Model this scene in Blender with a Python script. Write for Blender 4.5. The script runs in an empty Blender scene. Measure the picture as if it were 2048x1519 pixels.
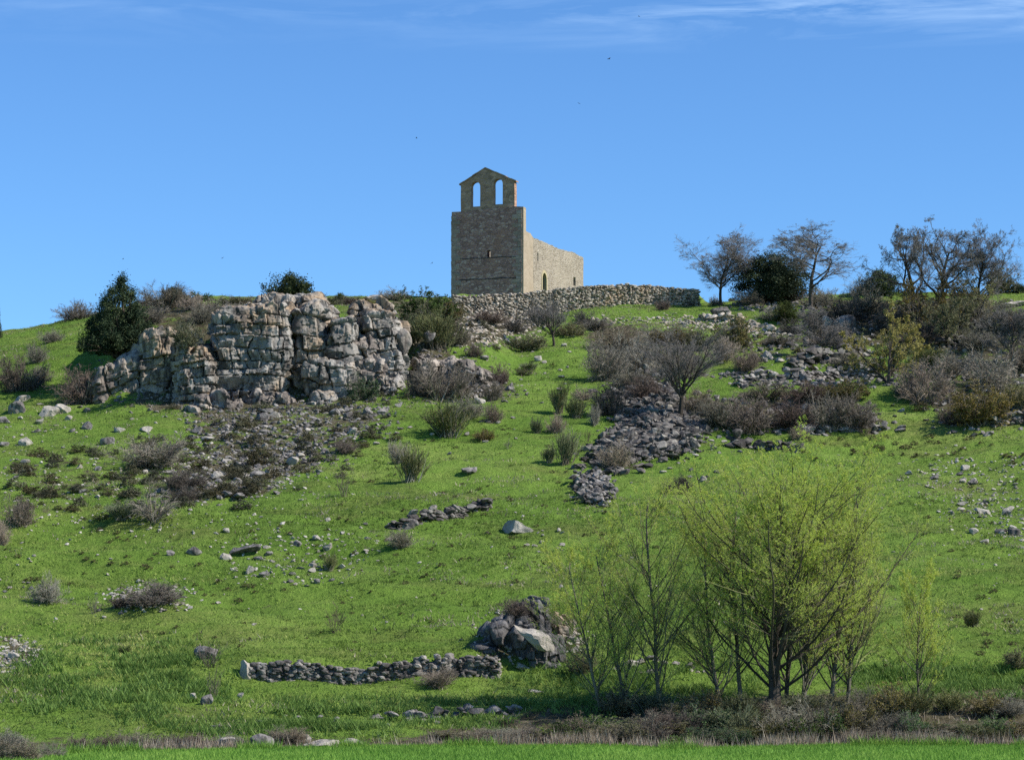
import bpy, bmesh, math, random
import numpy as np
from mathutils import Vector, Matrix
R = math.radians
scene = bpy.context.scene
COL = scene.collection

# ------------------------------------------------------------------ camera
F = 5500.0; CX, CY = 1024.0, 759.5
PITCH = math.atan(570.5 / F); CP, SP = math.cos(PITCH), math.sin(PITCH)
CAMZ = 3.0
cam_d = bpy.data.cameras.new("camera"); cam = bpy.data.objects.new("camera", cam_d); COL.objects.link(cam)
cam.location = (0, 0, CAMZ); cam.rotation_euler = (math.pi / 2 + PITCH, 0, 0)
cam_d.sensor_width = 36.0; cam_d.lens = 36.0 * F / 2048.0
cam_d.clip_start = 0.5; cam_d.clip_end = 12000
scene.camera = cam

def ray(px, py):
    """direction with y = 1 of the photograph's pixel"""
    u = (px - CX) / F; v = (CY - py) / F
    y = CP - v * SP; z = SP + v * CP
    return u / y, z / y
def project(X, Y, Z):
    """photo pixel of world points (numpy)"""
    z = Z - CAMZ
    d = Y * CP + z * SP; v = (-Y * SP + z * CP) / d
    return CX + F * X / d, CY - F * v

# ------------------------------------------------------------------ numpy noise
def _h(ix, iy, iz, s=0):
    n = (ix.astype(np.int64) * 374761393 + iy.astype(np.int64) * 668265263 + iz.astype(np.int64) * 2147483647 + s * 974634777) & 0xFFFFFFFF
    n = ((n ^ (n >> 13)) * 1274126177) & 0xFFFFFFFF
    n = ((n ^ (n >> 16)) * 2246822519) & 0xFFFFFFFF
    n = n ^ (n >> 15)
    return (n & 0xFFFFFF).astype(np.float64) / float(0xFFFFFF)
def vnoise(x, y, z=None, s=0):
    x = np.asarray(x, float); y = np.asarray(y, float)
    z = np.zeros_like(x) if z is None else np.asarray(z, float)
    ix, iy, iz = np.floor(x), np.floor(y), np.floor(z)
    fx, fy, fz = x - ix, y - iy, z - iz
    fx = fx * fx * (3 - 2 * fx); fy = fy * fy * (3 - 2 * fy); fz = fz * fz * (3 - 2 * fz)
    r = 0
    for dx in (0, 1):
        for dy in (0, 1):
            for dz in (0, 1):
                w = (fx if dx else 1 - fx) * (fy if dy else 1 - fy) * (fz if dz else 1 - fz)
                r = r + w * _h(ix + dx, iy + dy, iz + dz, s)
    return r * 2 - 1
def fbm(x, y, z=None, o=4, s=0):
    r = 0; a = 1.0; f = 1.0
    for i in range(o):
        r = r + a * vnoise(np.asarray(x) * f, np.asarray(y) * f, None if z is None else np.asarray(z) * f, s + i)
        a *= 0.5; f *= 2.03
    return r
def sstep(a, b, x):
    t = np.clip((np.asarray(x, float) - a) / (b - a), 0, 1); return t * t * (3 - 2 * t)

# ------------------------------------------------------------------ terrain
_tab = [(104, 1489), (106.5, 1464), (109, 1437), (112, 1410), (116, 1376), (120, 1318), (127, 1250), (137, 1170), (150, 1085),
        (165, 1000), (183, 905), (203, 815), (225, 720), (245, 652), (262, 612), (270, 600)]
_Y = np.arange(-40, 460, 0.1)
def _zrow(Y, row): return CAMZ + Y * ray(1024, row)[1]
_zk = [(-50, 0.0), (103.5, 0.0)] + [(a, _zrow(a, b)) for a, b in _tab]
_zk += [(285, _zk[-1][1] + 1.0), (310, _zk[-1][1] + 0.6), (360, _zk[-1][1] - 4), (460, 0)]
_Z = np.interp(_Y, [a for a, b in _zk], [b for a, b in _zk])
_k = np.hanning(41); _k /= _k.sum()
_Zs = np.convolve(np.pad(_Z, 20, mode='edge'), _k, mode='valid')
_crx = [-400, 0, 60, 120, 200, 300, 400, 800, 900, 1000, 1400, 1500, 1600, 1800, 2048, 2500]
_cry = [740, 670, 662, 645, 628, 604, 594, 594, 600, 600, 604, 601, 596, 588, 580, 570]
def yfield(px):
    return np.interp(px, [-500, 0, 250, 700, 1230, 1290, 1340, 1700, 2048, 2600], [86, 89.5, 95, 101.6, 102.6, 100.5, 98.5, 103.5, 102.5, 102])
def ywall(px):
    """line of the foreground retaining wall"""
    return np.interp(px, [440, 490, 620, 800, 1000, 1060], [118.0, 118.2, 118.5, 118.9, 119.3, 119.5])
def wally(px):
    """line of the chapel's enclosure wall"""
    return np.interp(px, [880, 908, 1397, 1430], [257.2, 257.5, 265.0, 265.3])
def terrain(X, Y):
    X = np.asarray(X, float); Y = np.asarray(Y, float)
    Yc = np.maximum(Y, 20.0)
    px = CX + F * X / Yc * 0.995
    z = np.interp(Y, _Y, _Zs)
    cr = np.interp(px, _crx, _cry)
    # crest height per column
    z = z + np.where(Y > 150, (600 - cr) / F * np.minimum(Y, 300), 0) * sstep(190, 268, Y)
    # ground rises behind the rock face
    m = sstep(190, 250, px) * (1 - sstep(735, 825, px))
    step = np.interp(Y, [0, 205, 213, 222, 236, 262, 300], [0, 0, 4.2, 4.6, 2.6, 0.2, 0])
    z = z + m * step
    m2 = sstep(800, 850, px) * (1 - sstep(960, 1040, px))
    z = z + m2 * np.interp(Y, [0, 210, 218, 226, 245, 300], [0, 0, 1.9, 2.0, 0.5, 0])
    # churchyard platform
    m3 = sstep(885, 925, px) * (1 - sstep(1390, 1420, px))
    plat = 38.15 + 0.10 * np.clip(Y - 264, 0, 20) + 0.9 * sstep(1060, 1180, px)
    z = z + (plat - z) * m3 * sstep(0.4, 2.0, Y - wally(px)) * (1 - sstep(296, 310, Y))
    z = z - 0.75 * m3 * sstep(-11, -3, Y - wally(px)) * (1 - sstep(-.2, 1.2, Y - wally(px))) * (1 - sstep(1080, 1230, px))
    # terraces on the right
    mt = sstep(1380, 1520, px) * sstep(183, 192, Y) * (1 - sstep(246, 256, Y))
    z = z + mt * 0.75 * np.sin((Y - 190 + (px - 1700) * 0.006) / 13.5 * 2 * math.pi)
    # left terrace shelf of the lower meadow
    mt = (1 - sstep(420, 900, px)) * sstep(122, 130, Y) * (1 - sstep(160, 175, Y))
    z = z + mt * 0.55 * np.sin((Y - 128) / 14 * 2 * math.pi + px * 0.004)
    # retaining wall in the foreground
    yw = ywall(px); d = Y - yw
    mw = sstep(455, 500, px) * (1 - sstep(985, 1040, px))
    z = z + mw * 0.42 * np.tanh(d / 0.12) * np.exp(-np.abs(d) / 3.0)
    # low bank with the broken wall further down
    d = Y - (110.2 + 0.3 * np.sin(px / 90)); mw = sstep(380, 520, px) * (1 - sstep(1150, 1300, px))
    z = z + mw * 0.18 * np.tanh(d / 0.2) * np.exp(-np.abs(d) / 1.6)
    # mound under the rock in the meadow
    mx, mz = ray(1050, 1310); X0 = mx * 121.5
    z = z + 0.9 * np.exp(-(((X - X0) / 2.6) ** 2 + ((Y - 122.5) / 2.0) ** 2))
    # undulation
    und = 0.55 * fbm(X / 19, Y / 23, o=3, s=5) + 0.16 * fbm(X / 4.1, Y / 4.1, o=3, s=9)
    sw = (Y + 3.0 * fbm(X / 9, Y / 14, o=3, s=51) + 0.05 * X) / 6.5; sf = sw - np.floor(sw)
    z = z + 0.55 * (sstep(.70, .95, sf) - sf + .3) * np.clip(.35 + .9 * fbm(X / 13, Y / 9, o=2, s=53), 0, 1) * sstep(124, 133, Y) * (1 - sstep(205, 225, Y))
    und = und * (1 - .85 * np.exp(-((Y - yw) / 4.5) ** 2) * sstep(400, 470, px) * (1 - sstep(1000, 1080, px)))
    z = z + und * sstep(106, 128, Y) * (1 - 0.6 * m * sstep(212, 222, Y)) * (1 - 0.75 * m3 * sstep(255, 262, Y))
    z = z + (0.06 * fbm(X / 0.8, Y / 0.8, o=2, s=19) + 0.15 * fbm(X / 2.6 + 0.3 * Y, Y / 1.3, o=3, s=23)) * sstep(103, 108, Y)
    # the hill ends well outside the view
    z = z * (1 - sstep(80, 135, np.abs(X))) * (1 - sstep(320, 420, Y)) 
    return z
def hit(px, py, y0=88.0, y1=300.0):
    kx, kz = ray(px, py)
    Y = np.arange(y0, y1, 0.2)
    d = terrain(kx * Y, Y) - (CAMZ + kz * Y)
    i = np.nonzero(d >= 0)[0]
    if len(i) == 0:
        return None
    j = i[0]
    if j == 0: y = Y[0]
    else: y = Y[j - 1] + 0.2 * (-d[j - 1]) / (d[j] - d[j - 1])
    return (kx * y, y, float(terrain(kx * y, y)))
def hits(px, py):
    """vectorised hit: arrays of pixels -> N x 3, NaN where the sky is"""
    px = np.asarray(px, float); py = np.asarray(py, float)
    u = (px - CX) / F; v = (CY - py) / F
    yy = CP - v * SP; kx = u / yy; kz = (SP + v * CP) / yy
    out = np.full((len(px), 3), np.nan); prev = None
    for Y in np.arange(96.0, 290, 0.4):
        d = terrain(kx * Y, np.full_like(kx, Y)) - (CAMZ + kz * Y)
        new = (d >= 0) & np.isnan(out[:, 0])
        if new.any():
            t = np.zeros_like(d) if prev is None else 0.4 * d / np.maximum(d - prev, 1e-6)
            y = Y - np.clip(t, 0, 0.4)
            out[new, 0] = (kx * y)[new]; out[new, 1] = y[new]
        prev = d
    ok = ~np.isnan(out[:, 0])
    out[ok, 2] = terrain(out[ok, 0], out[ok, 1])
    return out
def place(px, py, Y=None):
    """where a thing seen to stand at this pixel stands: on the terrain, or at distance Y on what carries it"""
    if Y is not None:
        kx, kz = ray(px, py); return (kx * Y, Y, CAMZ + kz * Y)
    h = hit(px, py)
    if h is None:
        kx, kz = ray(px, py); Y = 266.0
        return (kx * Y, Y, float(terrain(kx * Y, Y)))
    return h
def ppm(Y): return F / Y          # photo pixels per metre

# ------------------------------------------------------------------ mesh helpers
def np_mesh(name, V, faces, mats, mat_idx=None, attrs=None, smooth=False):
    """one mesh from numpy vertices and a list of face arrays (all N x k)"""
    me = bpy.data.meshes.new(name)
    V = np.ascontiguousarray(V, dtype=np.float32)
    if not isinstance(faces, list): faces = [faces]
    faces = [np.asarray(f, dtype=np.int32) for f in faces if len(f)]
    me.vertices.add(len(V)); me.vertices.foreach_set("co", V.ravel())
    tot = np.concatenate([np.full(len(f), f.shape[1], np.int32) for f in faces])
    loops = np.concatenate([f.ravel() for f in faces])
    start = np.concatenate([[0], np.cumsum(tot)[:-1]]).astype(np.int32)
    me.loops.add(len(loops)); me.loops.foreach_set("vertex_index", loops.astype(np.int32))
    me.polygons.add(len(tot)); me.polygons.foreach_set("loop_start", start)
    try: me.polygons.foreach_set("loop_total", tot)
    except Exception: pass
    for m in (mats if isinstance(mats, (list, tuple)) else [mats]): me.materials.append(m)
    if mat_idx is not None: me.polygons.foreach_set("material_index", np.asarray(mat_idx, np.int32))
    me.polygons.foreach_set("use_smooth", np.full(len(tot), bool(smooth)))
    for k, a in (attrs or {}).items():
        at = me.attributes.new(k, 'FLOAT', 'POINT'); at.data.foreach_set("value", np.asarray(a, np.float32))
    me.update(calc_edges=True); me.validate(clean_customdata=False)
    return me
def link(name, me, parent=None, loc=(0, 0, 0), rotz=0.0, scale=(1, 1, 1)):
    o = bpy.data.objects.new(name, me); COL.objects.link(o)
    o.location = loc; o.rotation_euler = (0, 0, rotz); o.scale = scale
    if parent: o.parent = parent
    return o
def tag(o, label=None, cat=None, group=None, kind=None):
    if label: o["label"] = label
    if cat: o["category"] = cat
    if group: o["group"] = group
    if kind: o["kind"] = kind
    return o
def thing(name, label, cat, loc=(0, 0, 0), rotz=0.0, group=None, scale=(1, 1, 1)):
    return tag(link(name, None, None, loc, rotz, scale), label, cat, group)
def rotz_m(a):
    c, s = math.cos(a), math.sin(a); return np.array([[c, -s, 0], [s, c, 0], [0, 0, 1.0]])
def rand_rot(rng, n, tilt=math.pi):
    """n rotation matrices: any turn about z, tilted up to tilt"""
    a = rng.uniform(0, 2 * math.pi, n); b = rng.uniform(-tilt, tilt, n); c = rng.uniform(-tilt, tilt, n)
    ca, sa, cb, sb, cc, sc = np.cos(a), np.sin(a), np.cos(b), np.sin(b), np.cos(c), np.sin(c)
    z = np.zeros(n); o = np.ones(n)
    Rz = np.stack([np.stack([ca, -sa, z], 1), np.stack([sa, ca, z], 1), np.stack([z, z, o], 1)], 1)
    Rx = np.stack([np.stack([o, z, z], 1), np.stack([z, cb, -sb], 1), np.stack([z, sb, cb], 1)], 1)
    Ry = np.stack([np.stack([cc, z, sc], 1), np.stack([z, o, z], 1), np.stack([-sc, z, cc], 1)], 1)
    return Ry @ Rx @ Rz

# ------------------------------------------------------------------ materials
def nt_new(name):
    m = bpy.data.materials.new(name); m.use_nodes = True
    nt = m.node_tree; nt.nodes.clear(); return m, nt
class NT:
    def __init__(s, nt): s.nt = nt
    def n(s, t, **kw):
        x = s.nt.nodes.new(t)
        for k, v in kw.items():
            if k in x.inputs.keys(): x.inputs[k].default_value = v
            else: setattr(x, k, v)
        return x
    def l(s, a, b): s.nt.links.new(a, b)
def c4(c): return (c[0], c[1], c[2], 1.0)
def ramp(g, fac, stops):
    r = g.n('ShaderNodeValToRGB'); e = r.color_ramp.elements
    while len(e) < len(stops): e.new(0.5)
    for i, (p, c) in enumerate(stops): e[i].position = p; e[i].color = c4(c)
    g.l(fac, r.inputs[0]); return r.outputs[0]
def noise(g, scale, detail=4.0, rough=0.55, coord='Object', sc=None, dist=0.0):
    tc = g.n('ShaderNodeTexCoord'); v = tc.outputs[coord]
    if sc:
        mp = g.n('ShaderNodeMapping'); mp.inputs['Scale'].default_value = sc; g.l(v, mp.inputs[0]); v = mp.outputs[0]
    t = g.n('ShaderNodeTexNoise'); t.inputs['Scale'].default_value = scale; t.inputs['Detail'].default_value = detail
    t.inputs['Roughness'].default_value = rough; t.inputs['Distortion'].default_value = dist
    g.l(v, t.inputs['Vector']); return t.outputs['Fac']
def mixc(g, fac, a, b, blend='MIX'):
    m = g.n('ShaderNodeMix'); m.data_type = 'RGBA'; m.blend_type = blend
    for sock, v in ((0, fac), (6, a), (7, b)):
        if isinstance(v, (int, float)): m.inputs[sock].default_value = v
        elif isinstance(v, tuple): m.inputs[sock].default_value = c4(v)
        else: g.l(v, m.inputs[sock])
    return m.outputs[2]
def mth(g, op, a, b=None, clamp=False):
    m = g.n('ShaderNodeMath'); m.operation = op; m.use_clamp = clamp
    for i, v in enumerate((a, b)):
        if v is None: continue
        if isinstance(v, (int, float)): m.inputs[i].default_value = v
        else: g.l(v, m.inputs[i])
    return m.outputs[0]
def attr(g, name): 
    a = g.n('ShaderNodeAttribute'); a.attribute_name = name; return a.outputs['Fac']
def finish(g, col, rough=0.9, bump=None, bstr=0.5, bdist=0.1, transl=None, spec=0.25):
    p = g.n('ShaderNodeBsdfPrincipled'); p.inputs['Roughness'].default_value = rough
    p.inputs['Specular IOR Level'].default_value = spec
    if isinstance(col, tuple): p.inputs['Base Color'].default_value = c4(col)
    else: g.l(col, p.inputs['Base Color'])
    if bump is not None:
        b = g.n('ShaderNodeBump'); b.inputs['Strength'].default_value = bstr; b.inputs['Distance'].default_value = bdist
        g.l(bump, b.inputs['Height']); g.l(b.outputs[0], p.inputs['Normal'])
    o = g.n('ShaderNodeOutputMaterial'); sh = p.outputs[0]
    if transl:
        t = g.n('ShaderNodeBsdfTranslucent')
        if isinstance(col, tuple): t.inputs[0].default_value = c4(col)
        else: g.l(col, t.inputs[0])
        m = g.n('ShaderNodeMixShader'); m.inputs[0].default_value = transl
        g.l(p.outputs[0], m.inputs[1]); g.l(t.outputs[0], m.inputs[2]); sh = m.outputs[0]
    g.l(sh, o.inputs[0])
M = {}
def mat_leaf(name, cols, transl=0.35, scale=1.2, vary=False):
    """leaves, blades, twigs: colour by the 'tint' of each piece and by clump"""
    m, nt = nt_new(name); g = NT(nt)
    f = mth(g, 'ADD', mth(g, 'MULTIPLY', attr(g, 'tint'), 0.65), mth(g, 'MULTIPLY', noise(g, scale, 2), 0.35))
    n = len(cols); col = ramp(g, f, [(0.12 + 0.76 * i / (n - 1), c) for i, c in enumerate(cols)])
    if vary:
        oi = g.n('ShaderNodeObjectInfo'); hs = g.n('ShaderNodeHueSaturation')
        g.l(mth(g, 'ADD', mth(g, 'MULTIPLY', oi.outputs['Random'], 0.05), 0.475), hs.inputs['Hue']); g.l(mth(g, 'ADD', mth(g, 'MULTIPLY', oi.outputs['Random'], -0.5), 1.2), hs.inputs['Saturation'])
        g.l(mth(g, 'ADD', mth(g, 'MULTIPLY', mth(g, 'FRACT', mth(g, 'MULTIPLY', oi.outputs['Random'], 7.3)), 0.7), 0.68), hs.inputs['Value']); g.l(col, hs.inputs['Color']); col = hs.outputs[0]
    finish(g, col, 0.75, transl=transl, spec=0.15); M[name] = m; return m
def mat_rock(name, cols, stain=None, lichen=None, scale=1.0, bstr=0.6, top=False):
    m, nt = nt_new(name); g = NT(nt)
    base = mth(g, 'ADD', mth(g, 'MULTIPLY', attr(g, 'tint'), 0.6), mth(g, 'MULTIPLY', noise(g, 1.7 * scale, 6, 0.65), 0.4))
    n = len(cols); col = ramp(g, base, [(0.12 + 0.76 * i / (n - 1), c) for i, c in enumerate(cols)])
    if stain:
        s = mth(g, 'MULTIPLY', mth(g, 'SUBTRACT', mth(g, 'ADD', noise(g, 0.33 * scale, 5, 0.6), mth(g, 'MULTIPLY', attr(g, 'top'), 0.16)) if top else noise(g, 0.33 * scale, 5, 0.6), 0.55), 6.0, True)
        col = mixc(g, mth(g, 'MULTIPLY', s, 0.65), col, stain)
    if lichen:
        s = mth(g, 'MULTIPLY', mth(g, 'SUBTRACT', noise(g, 0.9 * scale, 8, 0.72, sc=(1.3, 1.3, 0.4), dist=0.4), 0.465), 8.0, True)
        col = mixc(g, mth(g, 'MULTIPLY', s, 0.8), col, lichen)
    fine = noise(g, 5.5 * scale, 6, 0.7)
    col = mixc(g, 0.45, col, ramp(g, fine, [(0.3, (0.35, 0.34, 0.33)), (0.7, (1, 1, 1))]), 'MULTIPLY')
    finish(g, col, 0.92, noise(g, 3.2 * scale, 9, 0.72), bstr, 0.15, spec=0.15); M[name] = m; return m
# ------------------------------------------------------------------ material set
def mat_ground():
    m, nt = nt_new("grass_ground"); g = NT(nt)
    big = noise(g, 0.055, 4, 0.6); mid = noise(g, 0.35, 5, 0.62, sc=(0.8, 1.0, 1)); fine = noise(g, 2.6, 6, 0.7)
    f = mth(g, 'ADD', mth(g, 'MULTIPLY', big, 0.45), mth(g, 'ADD', mth(g, 'MULTIPLY', mid, 0.35), mth(g, 'MULTIPLY', fine, 0.25)))
    col = ramp(g, f, [(0.36, (0.080, 0.145, 0.022)), (0.47, (0.130, 0.222, 0.036)), (0.56, (0.172, 0.268, 0.048)), (0.68, (0.235, 0.295, 0.074))])
    ol = mth(g, 'MULTIPLY', mth(g, 'SUBTRACT', noise(g, 0.13, 6, 0.68, sc=(0.7, 1.3, 1)), 0.50), 5.0, True)
    col = mixc(g, mth(g, 'MULTIPLY', ol, 0.9), col, ramp(g, fine, [(0.35, (0.085, 0.105, 0.030)), (0.6, (0.185, 0.200, 0.060)), (0.75, (0.29, 0.26, 0.13))]))
    dk = mth(g, 'MULTIPLY', mth(g, 'SUBTRACT', noise(g, 0.8, 6, 0.7, sc=(0.8, 1.5, 1)), 0.57), 9.0, True)
    col = mixc(g, mth(g, 'MULTIPLY', dk, 0.75), col, (0.030, 0.058, 0.013))
    e = ramp(g, noise(g, 1.1, 7, 0.7), [(0.32, (0.040, 0.035, 0.022)), (0.5, (0.105, 0.092, 0.055)), (0.7, (0.20, 0.175, 0.12))])
    dm = mth(g, 'ADD', attr(g, 'dirt'), mth(g, 'MULTIPLY', mth(g, 'SUBTRACT', noise(g, 0.9, 6, 0.65), 0.5), 1.4))
    dm = mth(g, 'MULTIPLY', mth(g, 'SUBTRACT', dm, 0.42), 5.0, True)
    col = mixc(g, dm, col, e)
    b = mth(g, 'ADD', noise(g, 1.6, 7, 0.7), mth(g, 'MULTIPLY', noise(g, 9.0, 4, 0.7), 0.35))
    finish(g, col, 0.95, b, 0.9, 0.5, spec=0.05); M['ground'] = m
def mat_field():
    m, nt = nt_new("crop_field"); g = NT(nt)
    f = mth(g, 'ADD', mth(g, 'MULTIPLY', noise(g, 0.12, 4, 0.6, sc=(1, 0.5, 1)), 0.6), mth(g, 'MULTIPLY', noise(g, 4.0, 5, 0.7), 0.4))
    col = ramp(g, f, [(0.35, (0.10, 0.21, 0.035)), (0.5, (0.155, 0.31, 0.050)), (0.65, (0.21, 0.37, 0.065))])
    finish(g, col, 0.95, noise(g, 6.0, 5, 0.7), 0.6, 0.15, spec=0.05); M['field'] = m
def mat_masonry(name, cols, mortar, scale, mort_amt=0.6, patch=None, bstr=0.8):
    m, nt = nt_new(name); g = NT(nt)
    tc = g.n('ShaderNodeTexCoord')
    wob = g.n('ShaderNodeTexNoise'); wob.inputs['Scale'].default_value = 1.7; wob.inputs['Detail'].default_value = 3; g.l(tc.outputs['Object'], wob.inputs['Vector'])
    mx = g.n('ShaderNodeMix'); mx.data_type = 'VECTOR'; mx.inputs[0].default_value = 0.12
    g.l(tc.outputs['Object'], mx.inputs[4]); g.l(wob.outputs['Color'], mx.inputs[5])
    mp = g.n('ShaderNodeMapping'); mp.inputs['Scale'].default_value = (1, 1, 1.75); g.l(mx.outputs[1], mp.inputs[0])
    v = g.n('ShaderNodeTexVoronoi'); v.inputs['Scale'].default_value = scale; g.l(mp.outputs[0], v.inputs['Vector'])
    d = g.n('ShaderNodeTexVoronoi'); d.feature = 'DISTANCE_TO_EDGE'; d.inputs['Scale'].default_value = scale; g.l(mp.outputs[0], d.inputs['Vector'])
    sep = g.n('ShaderNodeSeparateColor'); g.l(v.outputs['Color'], sep.inputs[0])
    n = len(cols)
    f = mth(g, 'ADD', mth(g, 'MULTIPLY', sep.outputs[0], 0.55), mth(g, 'MULTIPLY', noise(g, 0.6, 6, 0.65), 0.45))
    col = ramp(g, f, [(0.15 + 0.7 * i / (n - 1), c) for i, c in enumerate(cols)])
    edge = mth(g, 'SUBTRACT', 1.0, mth(g, 'MULTIPLY', d.outputs['Distance'], 9.0), True)
    col = mixc(g, mth(g, 'MULTIPLY', edge, mort_amt), col, mortar)
    if patch:
        s = mth(g, 'MULTIPLY', mth(g, 'SUBTRACT', noise(g, 0.28, 5, 0.65), 0.5), 7.0, True)
        col = mixc(g, mth(g, 'MULTIPLY', s, 0.75), col, patch)
    fine = noise(g, 6, 6, 0.75)
    col = mixc(g, 0.4, col, ramp(g, fine, [(0.3, (0.4, 0.39, 0.38)), (0.68, (1, 1, 1))]), 'MULTIPLY')
    h = mth(g, 'ADD', mth(g, 'MULTIPLY', d.outputs['Distance'], 1.2), mth(g, 'MULTIPLY', fine, 0.6))
    finish(g, col, 0.95, h, bstr, 0.12, spec=0.1); M[name] = m
mat_ground(); mat_field()
mat_masonry('masonry_dark', [(0.275, 0.156, 0.123), (0.496, 0.277, 0.219), (0.698, 0.48, 0.379)], (0.183, 0.101, 0.0811), 2.9, 0.75, (0.44, 0.225, 0.155))
mat_masonry('masonry_gable', [(0.318, 0.202, 0.138), (0.47, 0.297, 0.205), (0.637, 0.41, 0.288)], (0.242, 0.154, 0.106), 2.0, 0.5, (0.425, 0.238, 0.138))
mat_masonry('masonry_pale', [(0.276, 0.23, 0.17), (0.386, 0.331, 0.253), (0.478, 0.419, 0.331)], (0.23, 0.184, 0.133), 3.0, 0.5, (0.414, 0.354, 0.267), 1.0)
mat_masonry('plaster', [(0.359, 0.29, 0.202), (0.396, 0.322, 0.23), (0.432, 0.354, 0.258)], (0.368, 0.304, 0.216), 1.2, 0.2, (0.396, 0.313, 0.216), 0.35)
mat_masonry('surround', [(0.46, 0.386, 0.23), (0.515, 0.432, 0.267)], (0.414, 0.35, 0.221), 1.5, 0.2, None, 0.3)
mat_rock('cliff', [(0.15, 0.138, 0.125), (0.28, 0.26, 0.23), (0.41, 0.38, 0.335), (0.60, 0.555, 0.48)], (0.50, 0.34, 0.19), (0.048, 0.044, 0.042), top=True)
mat_rock('cliff_dark', [(0.11, 0.0951, 0.0828), (0.243, 0.21, 0.18), (0.42, 0.364, 0.303), (0.641, 0.547, 0.441)], None, (0.0662, 0.0547, 0.0511))
mat_rock('stone_pale', [(0.28, 0.252, 0.207), (0.426, 0.386, 0.325), (0.616, 0.571, 0.504)], None, None, 2.0)
mat_rock('stone_wall', [(0.204, 0.18, 0.15), (0.396, 0.342, 0.27), (0.516, 0.456, 0.372), (0.648, 0.576, 0.48)], (0.504, 0.36, 0.216), None, 1.5)
mat_rock('stone_grey', [(0.0952, 0.0864, 0.0816), (0.213, 0.197, 0.182), (0.336, 0.311, 0.281), (0.493, 0.454, 0.403)], None, (0.056, 0.0497, 0.0479), 2.0)
mat_rock('stone_dark', [(0.0653, 0.0588, 0.0555), (0.147, 0.132, 0.12), (0.247, 0.228, 0.2), (0.391, 0.363, 0.307)], None, (0.0436, 0.0391, 0.0373), 2.0)
mat_rock('bark_dark', [(0.0343, 0.0296, 0.0234), (0.0858, 0.0718, 0.0562), (0.149, 0.125, 0.0967)], None, None, 3.0)
mat_rock('bark_pale', [(0.07, 0.062, 0.042), (0.16, 0.145, 0.10), (0.26, 0.24, 0.175)], None, None, 3.0)
mat_rock('wood', [(0.03, 0.022, 0.014), (0.055, 0.04, 0.025)], None, None, 3.0)
mat_leaf('twig_grey', [(0.0988, 0.0799, 0.0607), (0.193, 0.161, 0.122), (0.353, 0.297, 0.224)], 0.0, vary=True)
mat_leaf('twig_brown', [(0.0761, 0.0656, 0.0473), (0.171, 0.149, 0.104), (0.3, 0.275, 0.193)], 0.0, vary=True)
mat_leaf('twig_black', [(0.0525, 0.0422, 0.0339), (0.118, 0.0942, 0.0757), (0.224, 0.184, 0.14)], 0.0, vary=True)
mat_leaf('twig_broom', [(0.0614, 0.0798, 0.0338), (0.134, 0.16, 0.0675), (0.241, 0.259, 0.124)], 0.1, vary=True)
mat_leaf('twig_tree', [(0.0838, 0.077, 0.0697), (0.149, 0.138, 0.125), (0.227, 0.209, 0.191)], 0.0)
mat_leaf('leaf_poplar', [(0.338, 0.425, 0.0644), (0.495, 0.588, 0.101), (0.653, 0.714, 0.184)], 0.48)
mat_leaf('leaf_dark', [(0.018, 0.030, 0.012), (0.048, 0.068, 0.024), (0.13, 0.15, 0.055)], 0.15, vary=True)
mat_leaf('leaf_juniper', [(0.012, 0.024, 0.014), (0.035, 0.056, 0.027), (0.10, 0.12, 0.050)], 0.1)
mat_leaf('leaf_olive', [(0.0798, 0.0754, 0.0261), (0.167, 0.152, 0.0522), (0.275, 0.239, 0.0899)], 0.25, vary=True)
mat_leaf('leaf_willow', [(0.167, 0.151, 0.0434), (0.316, 0.275, 0.0834), (0.483, 0.416, 0.141)], 0.3)
mat_leaf('leaf_green', [(0.0308, 0.0672, 0.0126), (0.07, 0.133, 0.0224), (0.133, 0.21, 0.042)], 0.25, vary=True)
mat_leaf('leaf_thin', [(0.070, 0.072, 0.045), (0.12, 0.122, 0.075), (0.18, 0.175, 0.11)], 0.3)
mat_leaf('heath', [(0.0384, 0.0384, 0.0211), (0.0922, 0.0864, 0.0461), (0.182, 0.166, 0.0922)], 0.1, vary=True)
mat_leaf('blade', [(0.0684, 0.105, 0.0215), (0.144, 0.215, 0.0405), (0.205, 0.297, 0.0573), (0.356, 0.372, 0.119)], 0.3, 0.25)
mat_leaf('weed', [(0.0632, 0.13, 0.0243), (0.129, 0.22, 0.046), (0.216, 0.312, 0.0839)], 0.3, 0.6)
mat_leaf('blade_crop', [(0.103, 0.201, 0.0323), (0.171, 0.315, 0.0503), (0.258, 0.383, 0.0754)], 0.35, 0.4)
mat_leaf('straw', [(0.144, 0.11, 0.0744), (0.3, 0.246, 0.18), (0.504, 0.438, 0.342)], 0.25)
mat_leaf('twig_poplar', [(0.13, 0.125, 0.05), (0.25, 0.235, 0.10), (0.40, 0.37, 0.19)], 0.0)
mat_rock('mound_rock', [(0.07, 0.066, 0.066), (0.14, 0.133, 0.13), (0.24, 0.23, 0.222), (0.38, 0.36, 0.34)], None, (0.035, 0.032, 0.033), 1.6)
mat_leaf('rough', [(0.035, 0.060, 0.014), (0.075, 0.115, 0.026), (0.14, 0.175, 0.050)], 0.25, 0.5)
mat_masonry('quoin', [(0.302, 0.222, 0.17), (0.403, 0.295, 0.23), (0.515, 0.385, 0.299)], (0.224, 0.165, 0.129), 1.3, 0.3, (0.336, 0.23, 0.147), 0.7)
mat_leaf('bird_dark', [(0.012, 0.012, 0.014), (0.03, 0.03, 0.034)], 0.0)

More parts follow.
